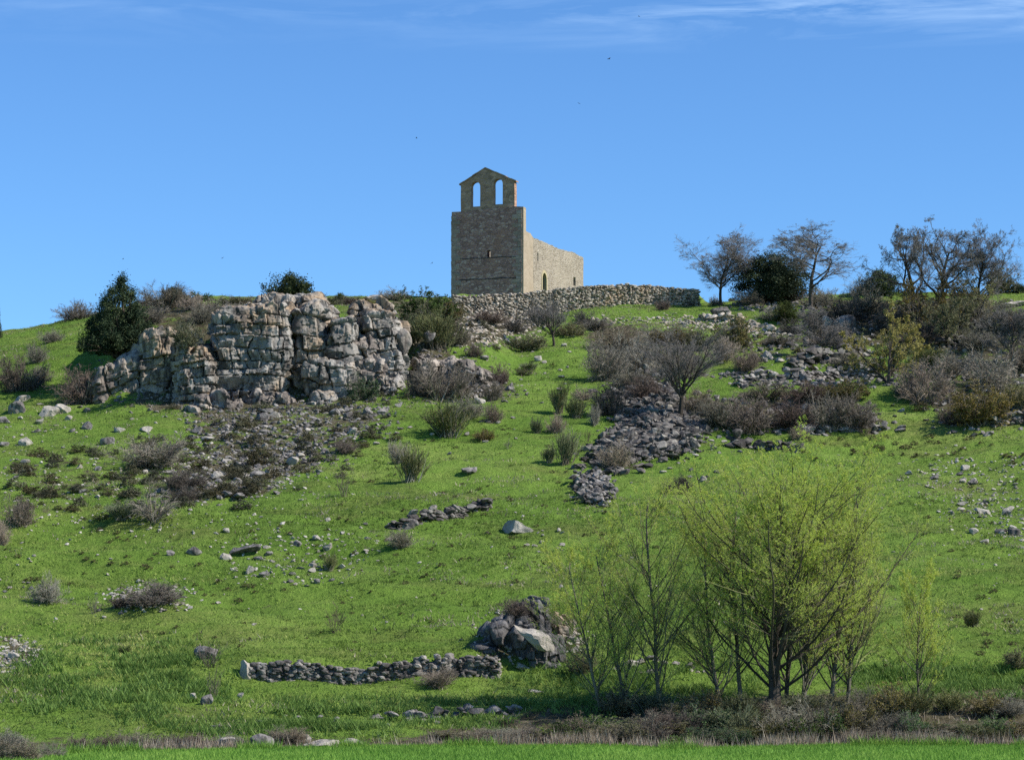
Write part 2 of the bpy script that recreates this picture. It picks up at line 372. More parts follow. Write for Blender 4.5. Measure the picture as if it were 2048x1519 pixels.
# ------------------------------------------------------------------ sky and sun
SUN_AZ = math.atan2(0.96, -0.28)      # from +Y towards +X
SUN_EL = R(41)
w = bpy.data.worlds.new("World"); scene.world = w; w.use_nodes = True
nt = w.node_tree; nt.nodes.clear(); g = NT(nt)
sky = g.n('ShaderNodeTexSky'); sky.sky_type = 'NISHITA'; sky.sun_disc = False
sky.sun_elevation = SUN_EL; sky.sun_rotation = SUN_AZ; sky.altitude = 900; sky.air_density = 1.0; sky.dust_density = 0.25; sky.ozone_density = 2.2
gm = g.n('ShaderNodeGamma'); gm.inputs[1].default_value = 1.12; g.l(sky.outputs[0], gm.inputs[0])
skyc = mixc(g, 1.0, gm.outputs[0], (0.352, 0.535, 0.715), 'MULTIPLY')
# thin cirrus, high on the right
tc = g.n('ShaderNodeTexCoord'); sx = g.n('ShaderNodeSeparateXYZ'); g.l(tc.outputs['Generated'], sx.inputs[0])
mp = g.n('ShaderNodeMapping'); mp.inputs['Scale'].default_value = (9, 9, 60); mp.inputs['Rotation'].default_value = (0, R(2.5), 0); g.l(tc.outputs['Generated'], mp.inputs[0])
cn = g.n('ShaderNodeTexNoise'); cn.inputs['Scale'].default_value = 1.6; cn.inputs['Detail'].default_value = 7; cn.inputs['Roughness'].default_value = 0.62; cn.inputs['Distortion'].default_value = 0.5
g.l(mp.outputs[0], cn.inputs['Vector'])
def band(c, wd): 
    return mth(g, 'SUBTRACT', 1.0, mth(g, 'MULTIPLY', mth(g, 'ABSOLUTE', mth(g, 'SUBTRACT', sx.outputs[2], c)), 1.0 / wd), True)
xr = mth(g, 'MULTIPLY', mth(g, 'SUBTRACT', sx.outputs[0], -0.06), 1 / 0.2, True)
mask = mth(g, 'MULTIPLY', mth(g, 'ADD', band(0.2335, 0.007), mth(g, 'MULTIPLY', band(0.225, 0.006), 0.35)), mth(g, 'ADD', mth(g, 'MULTIPLY', mth(g, 'POWER', xr, 1.3), 0.80), 0.22))
cl = mth(g, 'MULTIPLY', mth(g, 'MULTIPLY', mth(g, 'SUBTRACT', cn.outputs['Fac'], 0.42), 4.0, True), mask, True)
cl = mth(g, 'MULTIPLY', cl, 0.5)
skyc = mixc(g, cl, skyc, (4.7, 6.2, 7.8))
bg = g.n('ShaderNodeBackground'); bg.inputs[1].default_value = 0.15; g.l(skyc, bg.inputs[0])
wo = g.n('ShaderNodeOutputWorld'); g.l(bg.outputs[0], wo.inputs[0])
sd = bpy.data.lights.new("sun", 'SUN'); so = bpy.data.objects.new("sun", sd); COL.objects.link(so)
sd.energy = 5.0; sd.angle = R(0.5); sd.color = (1.0, 0.945, 0.86)
sv = Vector((math.sin(SUN_AZ) * math.cos(SUN_EL), math.cos(SUN_AZ) * math.cos(SUN_EL), math.sin(SUN_EL)))
so.rotation_euler = sv.to_track_quat('Z', 'Y').to_euler(); so.location = (60, -20, 90)
scene.view_settings.view_transform = 'Standard'; scene.view_settings.look = 'None'
scene.view_settings.exposure = 0.40; scene.view_settings.gamma = 1.0
scene.cycles.max_bounces = 5; scene.cycles.diffuse_bounces = 2; scene.cycles.transmission_bounces = 3
scene.cycles.use_denoising = False
# ------------------------------------------------------------------ rocks
_ico = {}
def ico(sub):
    if sub not in _ico:
        bm = bmesh.new(); bmesh.ops.create_icosphere(bm, subdivisions=sub, radius=1.0)
        bm.verts.ensure_lookup_table()
        _ico[sub] = (np.array([v.co[:] for v in bm.verts]), np.array([[v.index for v in f.verts] for f in bm.faces])); bm.free()
    return _ico[sub]
def rock_tpl(rng, sub=2, cuts=9, lo=0.30, hi=0.75, rough=0.03):
    V, Fc = ico(sub); V = V.copy()
    n = rng.normal(size=(cuts, 3)); n /= np.linalg.norm(n, axis=1)[:, None]
    for i in range(cuts):
        d = V @ n[i] - rng.uniform(lo, hi)
        V -= np.maximum(d, 0)[:, None] * n[i]
    V += rough * np.stack([vnoise(V[:, 0] * 2.3 + 7 * i, V[:, 1] * 2.3, V[:, 2] * 2.3, s=int(rng.integers(999))) for i in range(3)], 1)
    a, b = V.min(0), V.max(0)
    return (V - (a + b) / 2) / (b - a), Fc
def pile(rng, P, S, tpls, tilt=0.35, rot=None, tint=None):
    """many stones in one mesh: centres P, sizes S (N x 3)"""
    n = len(P); Rm = rand_rot(rng, n, tilt) if rot is None else rot
    which = rng.integers(0, len(tpls), n); tint = rng.random(n) if tint is None else tint
    Vs, Fs, Ts = [], [], []; off = 0
    for k, (V, Fc) in enumerate(tpls):
        idx = np.nonzero(which == k)[0]
        if not len(idx): continue
        W = np.einsum('nij,nvj->nvi', Rm[idx], V[None] * S[idx][:, None, :]) + P[idx][:, None, :]
        nv = len(V)
        Fi = Fc[None] + (np.arange(len(idx)) * nv)[:, None, None] + off
        Vs.append(W.reshape(-1, 3)); Fs.append(Fi.reshape(-1, 3)); Ts.append(np.repeat(tint[idx], nv)); off += nv * len(idx)
    return np.concatenate(Vs), np.concatenate(Fs), np.concatenate(Ts)
_rg = np.random.default_rng(11)
def boxy_tpl(rng):
    V, Fc = ico(2); V = V * ((np.abs(V) ** 7).sum(1) ** (-1 / 7))[:, None]
    n = rng.normal(size=(5, 3)); n /= np.linalg.norm(n, axis=1)[:, None]
    for i in range(5):
        V = V - np.maximum(V @ n[i] - rng.uniform(.75, 1.25), 0)[:, None] * n[i]
    V = V + .06 * np.stack([vnoise(V[:, 0] * 1.9 + 7 * i, V[:, 1] * 1.9, V[:, 2] * 1.9, s=int(rng.integers(999))) for i in range(3)], 1)
    a, b = V.min(0), V.max(0); return (V - (a + b) / 2) / (b - a), Fc
SMALL = [rock_tpl(_rg, 1, 9) for _ in range(10)]
MID = [rock_tpl(_rg, 2, 11) for _ in range(10)]
BLOCK = [boxy_tpl(_rg) for _ in range(8)]
def boulder_mesh(name, seed, w, d, h, mat, cuts=12, sub=4, slope=0.0):
    rng = np.random.default_rng(seed)
    V, Fc = rock_tpl(rng, sub, cuts, 0.42, 0.85, 0.04)
    V = V * np.array([w, d, h]); s = 2.2 / max(w, h)
    V += (0.035 * max(w, h)) * np.stack([fbm(V[:, 0] * s * 2 + 31 * i, V[:, 1] * s * 2, V[:, 2] * s * 2, 3, seed) for i in range(3)], 1)
    V[:, 2] += slope * V[:, 0]
    t = 0.5 + 0.35 * fbm(V[:, 0] * s, V[:, 1] * s, V[:, 2] * s, 2, seed + 5)
    return np_mesh(name, V, Fc, mat, attrs={'tint': np.clip(t, 0, 1)})

def blockdisp(P, seed, tilt=0.10, lay=(0.4, 1.05), brick=(0.8, 2.4), amp=0.22, cw=0.035, cd=0.42):
    rng = np.random.default_rng(seed); x, y, z = P.T
    s = z + tilt * x + 0.22 * vnoise(x * 0.45, y * 0.45, z * 0.45, seed) + 0.07 * vnoise(x * 1.7, y * 1.7, z * 1.7, seed + 1)
    b = [s.min() - 1]
    while b[-1] < s.max() + 1: b.append(b[-1] + rng.uniform(*lay))
    b = np.array(b); k = np.searchsorted(b, s) - 1
    d1 = np.minimum(s - b[k], b[k + 1] - s)
    wk = rng.uniform(brick[0], brick[1], len(b))[k]; ok = rng.random(len(b))[k] * 10
    u = x + 0.45 * y + 0.35 * vnoise(x * 0.5, y * 0.5, z * 0.9, seed + 2) + 0.1 * vnoise(x * 2, y * 2, z * 2, seed + 12)
    q = u / wk + ok; ix = np.floor(q); fx = q - ix; d2 = np.minimum(fx, 1 - fx) * wk
    o = _h(k.astype(float), ix, np.zeros_like(ix), seed); o2 = _h(k.astype(float), ix, np.ones_like(ix), seed)
    keep = _h(k.astype(float), ix, np.full_like(ix, 2), seed)
    crack = np.maximum(np.exp(-(d1 / cw) ** 2) * (0.25 + 0.75 * keep), np.exp(-(d2 / cw) ** 2) * (0.3 + 0.7 * o2))
    tl = (o2 - .5) * 2.2 * (fx - .5) * np.minimum(wk, 1.6) * 0.32 + (keep - .5) * 0.45 * ((s - b[k]) / np.maximum(b[np.minimum(k + 1, len(b) - 1)] - b[k], .01) - .5)
    s2 = z * 2.6 - x * 0.5 + 0.5 * vnoise(x * .8, y * .8, z * .8, seed + 31); k2 = np.floor(s2); u2 = x * 2.1 + y * .8 + _h(k2, k2 * 0, k2 * 0, seed + 33) * 9 + .4 * vnoise(x * 1.1, y, z * 1.1, seed + 32); i2 = np.floor(u2)
    o3 = _h(k2, i2, np.zeros_like(i2), seed + 34); sub = 0.12 * (2 * o3 - 1) + (o3 - .5) * .22 * (u2 - i2 - .5)
    fis = np.exp(-(np.abs(vnoise(x * 0.42 + 0.05 * z + .22 * vnoise(x * .6, y * .6, z * .9, seed + 22), y * 0.2, z * 0.05, seed + 21)) / 0.03) ** 2) * sstep(-.3, .2, vnoise(x * .3, y * .3, z * .25, seed + 23))
    disp = 0.8 * amp * (2 * o - 1) + tl + sub - cd * crack - 0.45 * fis + 0.20 * fbm(x * 0.6, y * 0.6, z * 0.6, 3, seed + 3) + 0.11 * fbm(x * 2.0, y * 2.0, z * 2.0, 4, seed + 4)
    tint = np.clip(0.12 + 0.45 * o2 + 0.25 * o3 + 0.25 * fbm(x * 0.5, y * 0.5, z * 0.5, 3, seed + 6), 0, 1)
    return disp, tint
def rock_mass(name, c, half, seed, mat, parent, res=0.085, p=6.5, top_slope=0.0, lean=0.0, taper=0.0, loc0=(0, 0, 0), **kw):
    """a jointed body of rock: rounded box centred at c, split by bedding planes and joints"""
    Vs, Fs, off = [], [], 0; half = np.array(half, float)
    for ax in range(3):
        a, b = [i for i in range(3) if i != ax]
        na, nb = max(6, int(2 * half[a] / res)), max(6, int(2 * half[b] / res))
        A, B = np.meshgrid(np.linspace(-1, 1, na), np.linspace(-1, 1, nb), indexing='ij')
        for sgn in (-1, 1):
            if ax == 1 and sgn == 1: continue        # its back is in the hill
            if ax == 2 and sgn == -1: continue
            V = np.zeros((na, nb, 3)); V[..., ax] = sgn; V[..., a] = A; V[..., b] = B
            I = np.arange(na * nb).reshape(na, nb)
            Q = np.stack([I[:-1, :-1], I[1:, :-1], I[1:, 1:], I[:-1, 1:]], -1).reshape(-1, 4)
            flip = (sgn < 0) ^ (ax == 1)
            if flip: Q = Q[:, ::-1]
            Vs.append(V.reshape(-1, 3)); Fs.append(Q + off); off += na * nb
    C = np.concatenate(Vs); Q = np.concatenate(Fs)
    key = np.round(C * 4000).astype(np.int64)
    _, first, inv = np.unique(key, axis=0, return_index=True, return_inverse=True)
    C = C[first]; Q = inv.ravel()[Q]
    r = (np.abs(C) ** p).sum(1) ** (-1 / p)
    U = C * r[:, None]
    N = np.sign(U) * np.abs(U) ** (p - 1) / half; N /= np.linalg.norm(N, axis=1)[:, None]
    P = U * half
    t = (P[:, 2] + half[2]) / (2 * half[2])
    P[:, 0] *= 1 - taper * t
    P[:, 2] += top_slope * P[:, 0] * t
    P[:, 1] += lean * (P[:, 2] + half[2])
    P += np.array(c)
    lowf = np.stack([fbm(P[:, 0] * 0.28 + 17 * i, P[:, 1] * 0.28, P[:, 2] * 0.28, 2, seed + 40 + i) for i in range(3)], 1)
    P = P + lowf * np.array([0.45, 0.5, 0.35]) * min(1.0, half[0] / 2.5)
    d, tint = blockdisp(P, seed, **kw)
    P = P + N * d[:, None]
    me = np_mesh(name, P - np.array(loc0), Q, mat, attrs={'tint': tint, 'top': np.clip(t, 0, 1) ** 3})
    return link(name, me, parent)

# ------------------------------------------------------------------ branches and leaves
def tubes(P, Rd, k):
    """P: N x m+1 x 3 centre lines, Rd: N x m+1 radii -> vertices, quads"""
    n, m1 = P.shape[:2]
    T = np.gradient(P, axis=1); T /= np.linalg.norm(T, axis=2, keepdims=True) + 1e-9
    D = P[:, -1] - P[:, 0]; D /= np.linalg.norm(D, axis=1, keepdims=True) + 1e-9
    ref = np.where(np.abs(D[:, 2:3]) > 0.9, np.array([[1.0, 0, 0]]), np.array([[0, 0, 1.0]]))
    ref = np.repeat(ref[:, None], m1, 1)
    n1 = ref - (ref * T).sum(2, keepdims=True) * T; n1 /= np.linalg.norm(n1, axis=2, keepdims=True) + 1e-9
    n2 = np.cross(T, n1)
    a = np.arange(k) * 2 * math.pi / k
    V = P[:, :, None] + Rd[:, :, None, None] * (np.cos(a)[None, None, :, None] * n1[:, :, None] + np.sin(a)[None, None, :, None] * n2[:, :, None])
    I = np.arange(n * m1 * k).reshape(n, m1, k); J = np.roll(I, -1, axis=2)
    Q = np.stack([I[:, :-1], J[:, :-1], J[:, 1:], I[:, 1:]], -1).reshape(-1, 4)
    return V.reshape(-1, 3), Q
def nrm(v): return v / (np.linalg.norm(v, axis=-1, keepdims=True) + 1e-9)
def walk(rng, S, D, L, m, wig, trop):
    n = len(S); P = np.zeros((n, m + 1, 3)); P[:, 0] = S; d = D.copy()
    for j in range(m):
        P[:, j + 1] = P[:, j] + d * (L / m)[:, None]
        d = nrm(d + wig * rng.normal(size=(n, 3)) + np.array([0, 0, trop]))
    return P
def sprout(rng, P, L, Rd, n, tmin, spread, lenf, radf, tmax=1.0, shrink=0.55):
    N, m1 = P.shape[:2]; m = m1 - 1
    idx = np.repeat(np.arange(N), n); t = tmin + (tmax - tmin) * rng.random(len(idx))
    f = t * m; j = np.minimum(f.astype(int), m - 1); q = f - j
    S = P[idx, j] * (1 - q)[:, None] + P[idx, j + 1] * q[:, None]
    d = nrm(P[idx, j + 1] - P[idx, j])
    pr = nrm(np.cross(d, rng.normal(size=d.shape)))
    a = spread * rng.uniform(0.6, 1.35, len(idx))
    D = nrm(d * np.cos(a)[:, None] + pr * np.sin(a)[:, None])
    Ln = L[idx] * lenf * (1 - shrink * t) * rng.uniform(0.65, 1.25, len(idx))
    rp = Rd[idx, j] * (1 - q) + Rd[idx, j + 1] * q
    return S, D, Ln, np.minimum(rp * 0.85, rp * radf + 1e-4)
def taper(R0, m, end=0.3): return R0[:, None] * np.linspace(1, end, m + 1)[None]
def grow(rng, S, D, L, R0, m, wig, trop, k, levels):
    """levels: dicts of sprout() and walk() settings; returns the list of (P, Rd, k)"""
    P = walk(rng, S, D, L, m, wig, trop); Rd = taper(R0, m); out = [(P, Rd, k)]
    for lv in levels:
        S, D, L, R0 = sprout(rng, P, L, Rd, lv['n'], lv.get('t', 0.25), lv['a'], lv['l'], lv.get('r', 0.6), lv.get('tx', 1.0), lv.get('sh', 0.55))
        R0 = np.maximum(R0, lv.get('rmin', 0.004)); m = lv.get('m', 3)
        P = walk(rng, S, D, L, m, lv.get('w', 0.12), lv.get('up', 0.0)); Rd = taper(R0, m); out.append((P, Rd, lv.get('k', 3)))
    return out
def leaves(rng, C, s, flat=0.6, tint=None):
    """one small rhombic leaf at every point of C"""
    n = len(C); a = nrm(rng.normal(size=(n, 3))); b = nrm(np.cross(a, rng.normal(size=(n, 3))))
    s = s * rng.uniform(0.6, 1.3, n)[:, None]
    V = np.stack([C + a * s, C + b * s * flat, C - a * s, C - b * s * flat], 1).reshape(-1, 3)
    Q = np.arange(4 * n).reshape(n, 4)
    return V, Q, np.repeat(rng.random(n) if tint is None else tint, 4)
def fitbr(b, H, W, q=99.2):
    f = fitter(np.concatenate([P.reshape(-1, 3) for P, _, _ in b]), H, W, q); return [(f(P), Rd, k) for P, Rd, k in b]
class Bag:
    """gathers pieces into one mesh"""
    def __init__(s): s.V, s.F, s.T, s.I, s.off = [], [], [], [], 0
    def add(s, V, Fc, t, mi=0):
        s.V.append(V); s.F.append((Fc + s.off, mi)); s.off += len(V)
        s.T.append(np.broadcast_to(np.asarray(t, float), (len(V),)))
    def tube(s, rng, br, mi=0):
        for P, Rd, k in br:
            V, Q = tubes(P, Rd, k); s.add(V, Q, np.repeat(rng.random(len(P)), P.shape[1] * k), mi)
    def raw(s): return np.concatenate(s.V)
    def mesh(s, name, mats, f=None):
        V = s.raw()
        if f is not None: V = f(V)
        tri = [(q, mi) for q, mi in s.F]
        fs = [q for q, _ in tri]; mi = np.concatenate([np.full(len(q), i) for q, i in tri])
        # faces of one size per array keep their order
        return np_mesh(name, V, fs, mats, mat_idx=mi, attrs={'tint': np.concatenate(s.T)})
def fitter(V, H, W, q=99.2):
    """scale so the plant is H high and W wide"""
    z1 = np.percentile(V[:, 2], 99.8); x0, x1 = np.percentile(V[:, 0], 100 - q), np.percentile(V[:, 0], q)
    y0, y1 = np.percentile(V[:, 1], 100 - q), np.percentile(V[:, 1], q)
    s = np.array([W / (x1 - x0), W / (y1 - y0), H / z1])
    return lambda v: v * s
def ptsof(br, rng, n, t0=0.2):
    """n random points along every branch of a level"""
    P = br[0]; N, m1 = P.shape[:2]; idx = np.repeat(np.arange(N), n); f = (t0 + (1 - t0) * rng.random(len(idx))) * (m1 - 1)
    j = np.minimum(f.astype(int), m1 - 2); q = (f - j)[:, None]
    return P[idx, j] * (1 - q) + P[idx, j + 1] * q, idx

# ------------------------------------------------------------------ shrubs: meshes 1 m high and 1 m wide
def shrub_src(seed, kind):
    rng = np.random.default_rng(seed)
    ns = {'bare': 38, 'broom': 60, 'sparse': 14, 'leafy': 30, 'brown': 42, 'black': 46, 'weep': 42}[kind]
    amax = {'bare': 1.15, 'broom': 0.62, 'sparse': 0.75, 'leafy': 1.1, 'brown': 1.2, 'black': 1.3, 'weep': 1.1}[kind]
    th = amax * np.sqrt(rng.random(ns)); ph = rng.uniform(0, 2 * math.pi, ns)
    D = np.stack([np.sin(th) * np.cos(ph), np.sin(th) * np.sin(ph), np.cos(th)], 1)
    S = np.stack([rng.normal(0, 0.13, ns), rng.normal(0, 0.13, ns), np.full(ns, -0.05)], 1)
    L = rng.uniform(0.75, 1.25, ns) * (1.15 - 0.25 * th / amax)
    thin = 1.0
    lv = {'bare': [dict(n=13, a=0.65, l=0.55, t=0.12, up=0.02, w=.2, rmin=.0042), dict(n=8, a=0.8, l=0.55, t=0.1, w=.2, rmin=.0032, m=2)],
          'brown': [dict(n=13, a=0.7, l=0.55, t=0.1, w=.2, rmin=.0042), dict(n=8, a=0.9, l=0.55, t=0.1, w=.2, rmin=.0032, m=2)],
          'black': [dict(n=13, a=0.75, l=0.55, t=0.1, w=.22, rmin=.0045), dict(n=8, a=0.9, l=0.55, t=0.1, w=.22, rmin=.0036, m=2)],
          'weep': [dict(n=9, a=0.5, l=0.6, t=0.3, up=-0.22, rmin=.004, m=4), dict(n=5, a=0.4, l=0.5, t=0.1, up=-0.2, rmin=.003, m=3)],
          'broom': [dict(n=10, a=0.35, l=0.5, t=0.2, up=0.08, rmin=.005), dict(n=7, a=0.35, l=0.5, t=0.12, up=0.1, rmin=.004, m=2)],
          'sparse': [dict(n=6, a=0.45, l=0.55, t=0.3, up=0.05, rmin=.005), dict(n=4, a=0.5, l=0.5, t=0.2, rmin=.0035, m=2)],
          'leafy': [dict(n=10, a=0.65, l=0.55, t=0.15, rmin=.004), dict(n=7, a=0.7, l=0.5, t=0.1, rmin=.0035, m=2)]}[kind]
    br = grow(rng, S, D, L, np.full(ns, 0.011), 4, 0.10, 0.05 if kind != 'weep' else -0.1, 4, lv)
    br = fitbr(br, 0.96, 0.96, 98.5)
    st, tw = Bag(), Bag()
    st.tube(rng, br[:1]); tw.tube(rng, br[1:])
    if kind in ('leafy',):
        C, idx = ptsof(br[-1], rng, 3, 0.1)
        cl = rng.random(len(br[-1][0]))[idx]
        V, Q, t = leaves(rng, C + rng.normal(0, 0.012, C.shape), 0.020, 0.6, np.clip(cl * 0.6 + rng.random(len(C)) * 0.4, 0, 1)); tw.add(V, Q, t, 1)
    if kind == 'broom':
        C, idx = ptsof(br[-1], rng, 1, 0.3)
        V, Q, t = leaves(rng, C, 0.014, 0.5); tw.add(V, Q, t, 1)
    return st, tw, None
SHRUB = {}
def shrub_meshes(kind, style, n, seed):
    """style: (stem material, twig material, leaf material)"""
    mats = [M[style[0]], M[style[1]], M[style[2]]]
    out = []
    for i in range(n):
        st, tw, f = shrub_src(seed + i, kind)
        a = st.mesh(kind + "_stems", [mats[0]], f); b = tw.mesh(kind + "_twigs", mats[1:], f)
        j = Bag(); j.V = st.V + tw.V; j.T = st.T + tw.T
        off = sum(len(v) for v in st.V)
        j.F = [(q, 0) for q, mi in st.F] + [(q + off, mi + 1) for q, mi in tw.F]
        out.append((a, b, j.mesh(kind + "_shrub", mats, f)))
    return out
def evergreen_src(seed, clumps, per, rad, leaf, shape='round'):
    """dense foliage in clumps, 1 m high and 1 m wide; returns stems bag, foliage bag, fitter"""
    rng = np.random.default_rng(seed); st, fo = Bag(), Bag()
    if shape == 'round':
        c = nrm(rng.normal(size=(clumps, 3))) * (rng.random(clumps)[:, None] ** 0.4) * 0.5
        c[:, 2] = np.abs(c[:, 2] + 0.42) ; c[:, 2] = np.where(c[:, 2] < 0.06, 0.1, c[:, 2])
        c[:, :2] *= 1 + 0.25 * rng.normal(size=(clumps, 1))
    elif shape == 'spire':
        tops = [(0.02, 0.0, 1.0, .36), (-.2, .1, .72, .3), (.2, -.08, .62, .3), (-.32, -.1, .42, .2), (.34, .05, .36, .2), (.1, .25, .8, .25), (-.06, -.25, .78, .26)]
        wch = rng.choice(len(tops), clumps, p=np.array([.26, .17, .15, .08, .08, .13, .13])); tp = np.array(tops)[wch]
        zz = rng.random(clumps) ** 1.3; a = rng.uniform(0, 2 * math.pi, clumps)
        lob = 1 + 0.35 * np.sin(a * 3 + 1) + 0.2 * rng.normal(size=clumps)
        rr = tp[:, 3] * (1 - zz) ** 0.75 * np.sqrt(rng.random(clumps)) * lob
        c = np.stack([tp[:, 0] + rr * np.cos(a), tp[:, 1] + rr * np.sin(a), zz * tp[:, 2]], 1)
    else:
        c = np.stack([rng.uniform(-.5, .5, clumps), rng.uniform(-.5, .5, clumps), rng.random(clumps) ** 1.2 * 0.8], 1)
        keep = (c[:, 0] / .5) ** 2 + (c[:, 1] / .5) ** 2 + (c[:, 2] / .85) ** 2 < 1; c = c[keep]
    n = len(c); idx = np.repeat(np.arange(n), per)
    sp = rad * rng.uniform(0.6, 1.3, n)[idx][:, None]
    o = rng.normal(size=(len(idx), 3)) * sp
    if shape == 'spire':
        o[:, 2] = np.abs(o[:, 2]) * 1.7; o[:, :2] *= 0.75
    C = c[idx] + o; C[:, 2] = np.maximum(C[:, 2], 0.01)
    V, Q, t = leaves(rng, C, leaf, 0.5, np.clip(0.7 * rng.random(n)[idx] + 0.3 * rng.random(len(idx)), 0, 1)); fo.add(V, Q, t)
    k = min(n, 60); S = np.stack([rng.normal(0, .03, k), rng.normal(0, .03, k), np.full(k, -0.05)], 1)
    E = c[:k]; P = np.stack([S, S * 0.4 + E * 0.6 + np.array([0, 0, .04]), E], 1)
    st.tube(rng, [(P, np.tile(np.array([[.02, .012, .004]]), (k, 1)), 5)])
    return st, fo, fitter(fo.raw(), 1.0, 1.0, 99.5)

# ------------------------------------------------------------------ trees
def tree(name, label, loc, H, W, seed, kind, cat='tree', rotz=0.0, group=None, lean=(0, 0)):
    rng = np.random.default_rng(seed); tr, cr = Bag(), Bag()
    z3 = lambda n: np.zeros((n, 3))
    bark, twig, leafm = 'bark_dark', 'twig_tree', 'leaf_thin'
    if kind == 'bare':          # ash-like, limbs rising from a short bole, fine twigs
        b = grow(rng, z3(1) - [0, 0, .3], np.array([[0.03, 0, 1.0]]), np.array([0.62 * H]), np.array([0.022 * H]), 7, 0.05, 0.02, 8,
                 [dict(n=18, a=0.72, l=0.88, t=0.28, up=0.06, w=0.11, r=0.5, m=7, k=6, sh=.42),
                  dict(n=12, a=0.7, l=0.50, t=0.15, up=0.07, w=0.14, r=0.45, m=4, k=4, sh=.4),
                  dict(n=9, a=0.75, l=0.60, t=0.10, up=0.06, w=0.17, rmin=.009, m=3),
                  dict(n=7, a=0.8, l=0.65, t=0.10, w=0.18, rmin=.010, m=2)])
        ns, nl, ls = 2, 0, 0.045
    elif kind == 'gnarled':     # thick curving limbs, twigs in bunches at the ends
        b = grow(rng, z3(1) - [0, 0, .3], np.array([[0.05, 0, 1.0]]), np.array([0.55 * H]), np.array([0.030 * H]), 8, 0.10, 0.02, 8,
                 [dict(n=12, a=0.95, l=0.95, t=0.30, up=0.11, w=0.20, r=0.6, m=9, k=6, sh=.5),
                  dict(n=10, a=0.8, l=0.45, t=0.22, up=0.03, w=0.25, r=0.5, m=5, k=4, sh=.4),
                  dict(n=9, a=0.85, l=0.60, t=0.12, up=-0.02, w=0.25, rmin=.010, m=4),
                  dict(n=7, a=0.8, l=0.65, t=0.10, up=-0.04, w=0.2, rmin=.010, m=2)])
        ns, nl, ls = 2, 1, 0.035
    elif kind == 'fan':         # the bare tree by the stone spill: stems fanning from a clear bole
        b = grow(rng, z3(1) - [0, 0, .3], np.array([[0.0, 0, 1.0]]), np.array([0.48 * H]), np.array([0.030 * H]), 6, 0.05, 0.0, 8,
                 [dict(n=26, a=0.50, l=1.25, t=0.50, up=0.07, w=0.06, r=0.45, m=7, k=5, sh=0.3),
                  dict(n=10, a=0.42, l=0.50, t=0.15, up=0.05, w=0.08, r=0.5, m=4, k=3),
                  dict(n=8, a=0.42, l=0.55, t=0.15, up=0.03, w=0.1, rmin=.008, m=3),
                  dict(n=6, a=0.5, l=0.6, t=0.15, rmin=.007, m=2)])
        ns, nl, ls = 2, 0, 0.03
    elif kind == 'bushy':       # small leafing tree branched from the ground
        b = grow(rng, rng.normal(0, .12, (5, 3)) * [1, 1, 0] - [0, 0, .3], nrm(np.stack([rng.normal(0, .35, 5), rng.normal(0, .35, 5), np.ones(5)], 1)), rng.uniform(.55, .8, 5) * H, np.full(5, 0.018 * H), 6, 0.12, 0.02, 6,
                 [dict(n=9, a=0.8, l=0.7, t=0.2, up=0.02, w=0.15, r=0.6, m=5, k=4),
                  dict(n=8, a=0.7, l=0.5, t=0.2, up=-0.02, w=0.18, r=0.5, m=3, k=3),
                  dict(n=6, a=0.7, l=0.5, t=0.15, up=-0.03, w=0.18, rmin=.006, m=2)])
        ns, nl, ls = 2, 8, 0.06; leafm = 'leaf_willow'
    elif kind == 'olive':       # the same, dull brown green and denser
        b = grow(rng, rng.normal(0, .2, (7, 3)) * [1, 1, 0] - [0, 0, .3], nrm(np.stack([rng.normal(0, .4, 7), rng.normal(0, .4, 7), np.ones(7)], 1)), rng.uniform(.55, .85, 7) * H, np.full(7, 0.018 * H), 6, 0.12, 0.02, 6,
                 [dict(n=9, a=0.8, l=0.7, t=0.15, up=0.02, w=0.15, r=0.6, m=5, k=4),
                  dict(n=8, a=0.7, l=0.5, t=0.2, up=-0.02, w=0.18, r=0.5, m=3, k=3),
                  dict(n=6, a=0.7, l=0.5, t=0.15, up=-0.03, w=0.18, rmin=.006, m=2)])
        ns, nl, ls = 2, 5, 0.055; leafm = 'leaf_olive'
    elif kind == 'poplar':      # heavy trunk with long limbs sweeping up, fine new leaf
        b = grow(rng, z3(1) - [0, 0, .3], nrm(np.array([[lean[0], lean[1], 1.0]])), np.array([0.86 * H]), np.array([0.024 * H]), 12, 0.03, 0.02, 10,
                 [dict(n=60, a=0.58, l=0.80, t=0.12, up=0.17, w=0.06, r=0.25, m=9, k=5, sh=0.55),
                  dict(n=13, a=0.5, l=0.36, t=0.2, up=0.14, w=0.06, r=0.45, m=5, k=4, sh=0.45),
                  dict(n=6, a=0.45, l=0.48, t=0.12, up=0.12, w=0.08, rmin=.004, m=3),
                  dict(n=3, a=0.5, l=0.6, t=0.1, up=0.08, w=0.1, rmin=.003, m=2)])
        ns, nl, ls = 3, 12, 0.021; leafm = 'leaf_poplar'; twig = 'twig_poplar'
    else:                       # 'wand': slim young poplar with a pale stem and steep twigs
        b = grow(rng, z3(1) - [0, 0, .3], nrm(np.array([[lean[0], lean[1], 1.0]])), np.array([0.95 * H]), np.array([0.0095 * H]), 11, 0.03, 0.015, 8,
                 [dict(n=44, a=0.60, l=0.46, t=0.08, up=0.14, w=0.05, r=0.42, m=6, k=4, sh=0.55),
                  dict(n=8, a=0.45, l=0.45, t=0.15, up=0.12, w=0.07, r=0.5, m=4, k=3),
                  dict(n=7, a=0.5, l=0.55, t=0.12, up=0.10, w=0.08, rmin=.003, m=3)])
        ns, nl, ls = 2, 9, 0.021; leafm = 'leaf_poplar'; bark = 'bark_pale'; twig = 'twig_poplar'
    b = fitbr(b, H * 0.985, W * 0.97, 98.6 if kind in ('bare', 'gnarled', 'fan') else 99.0)
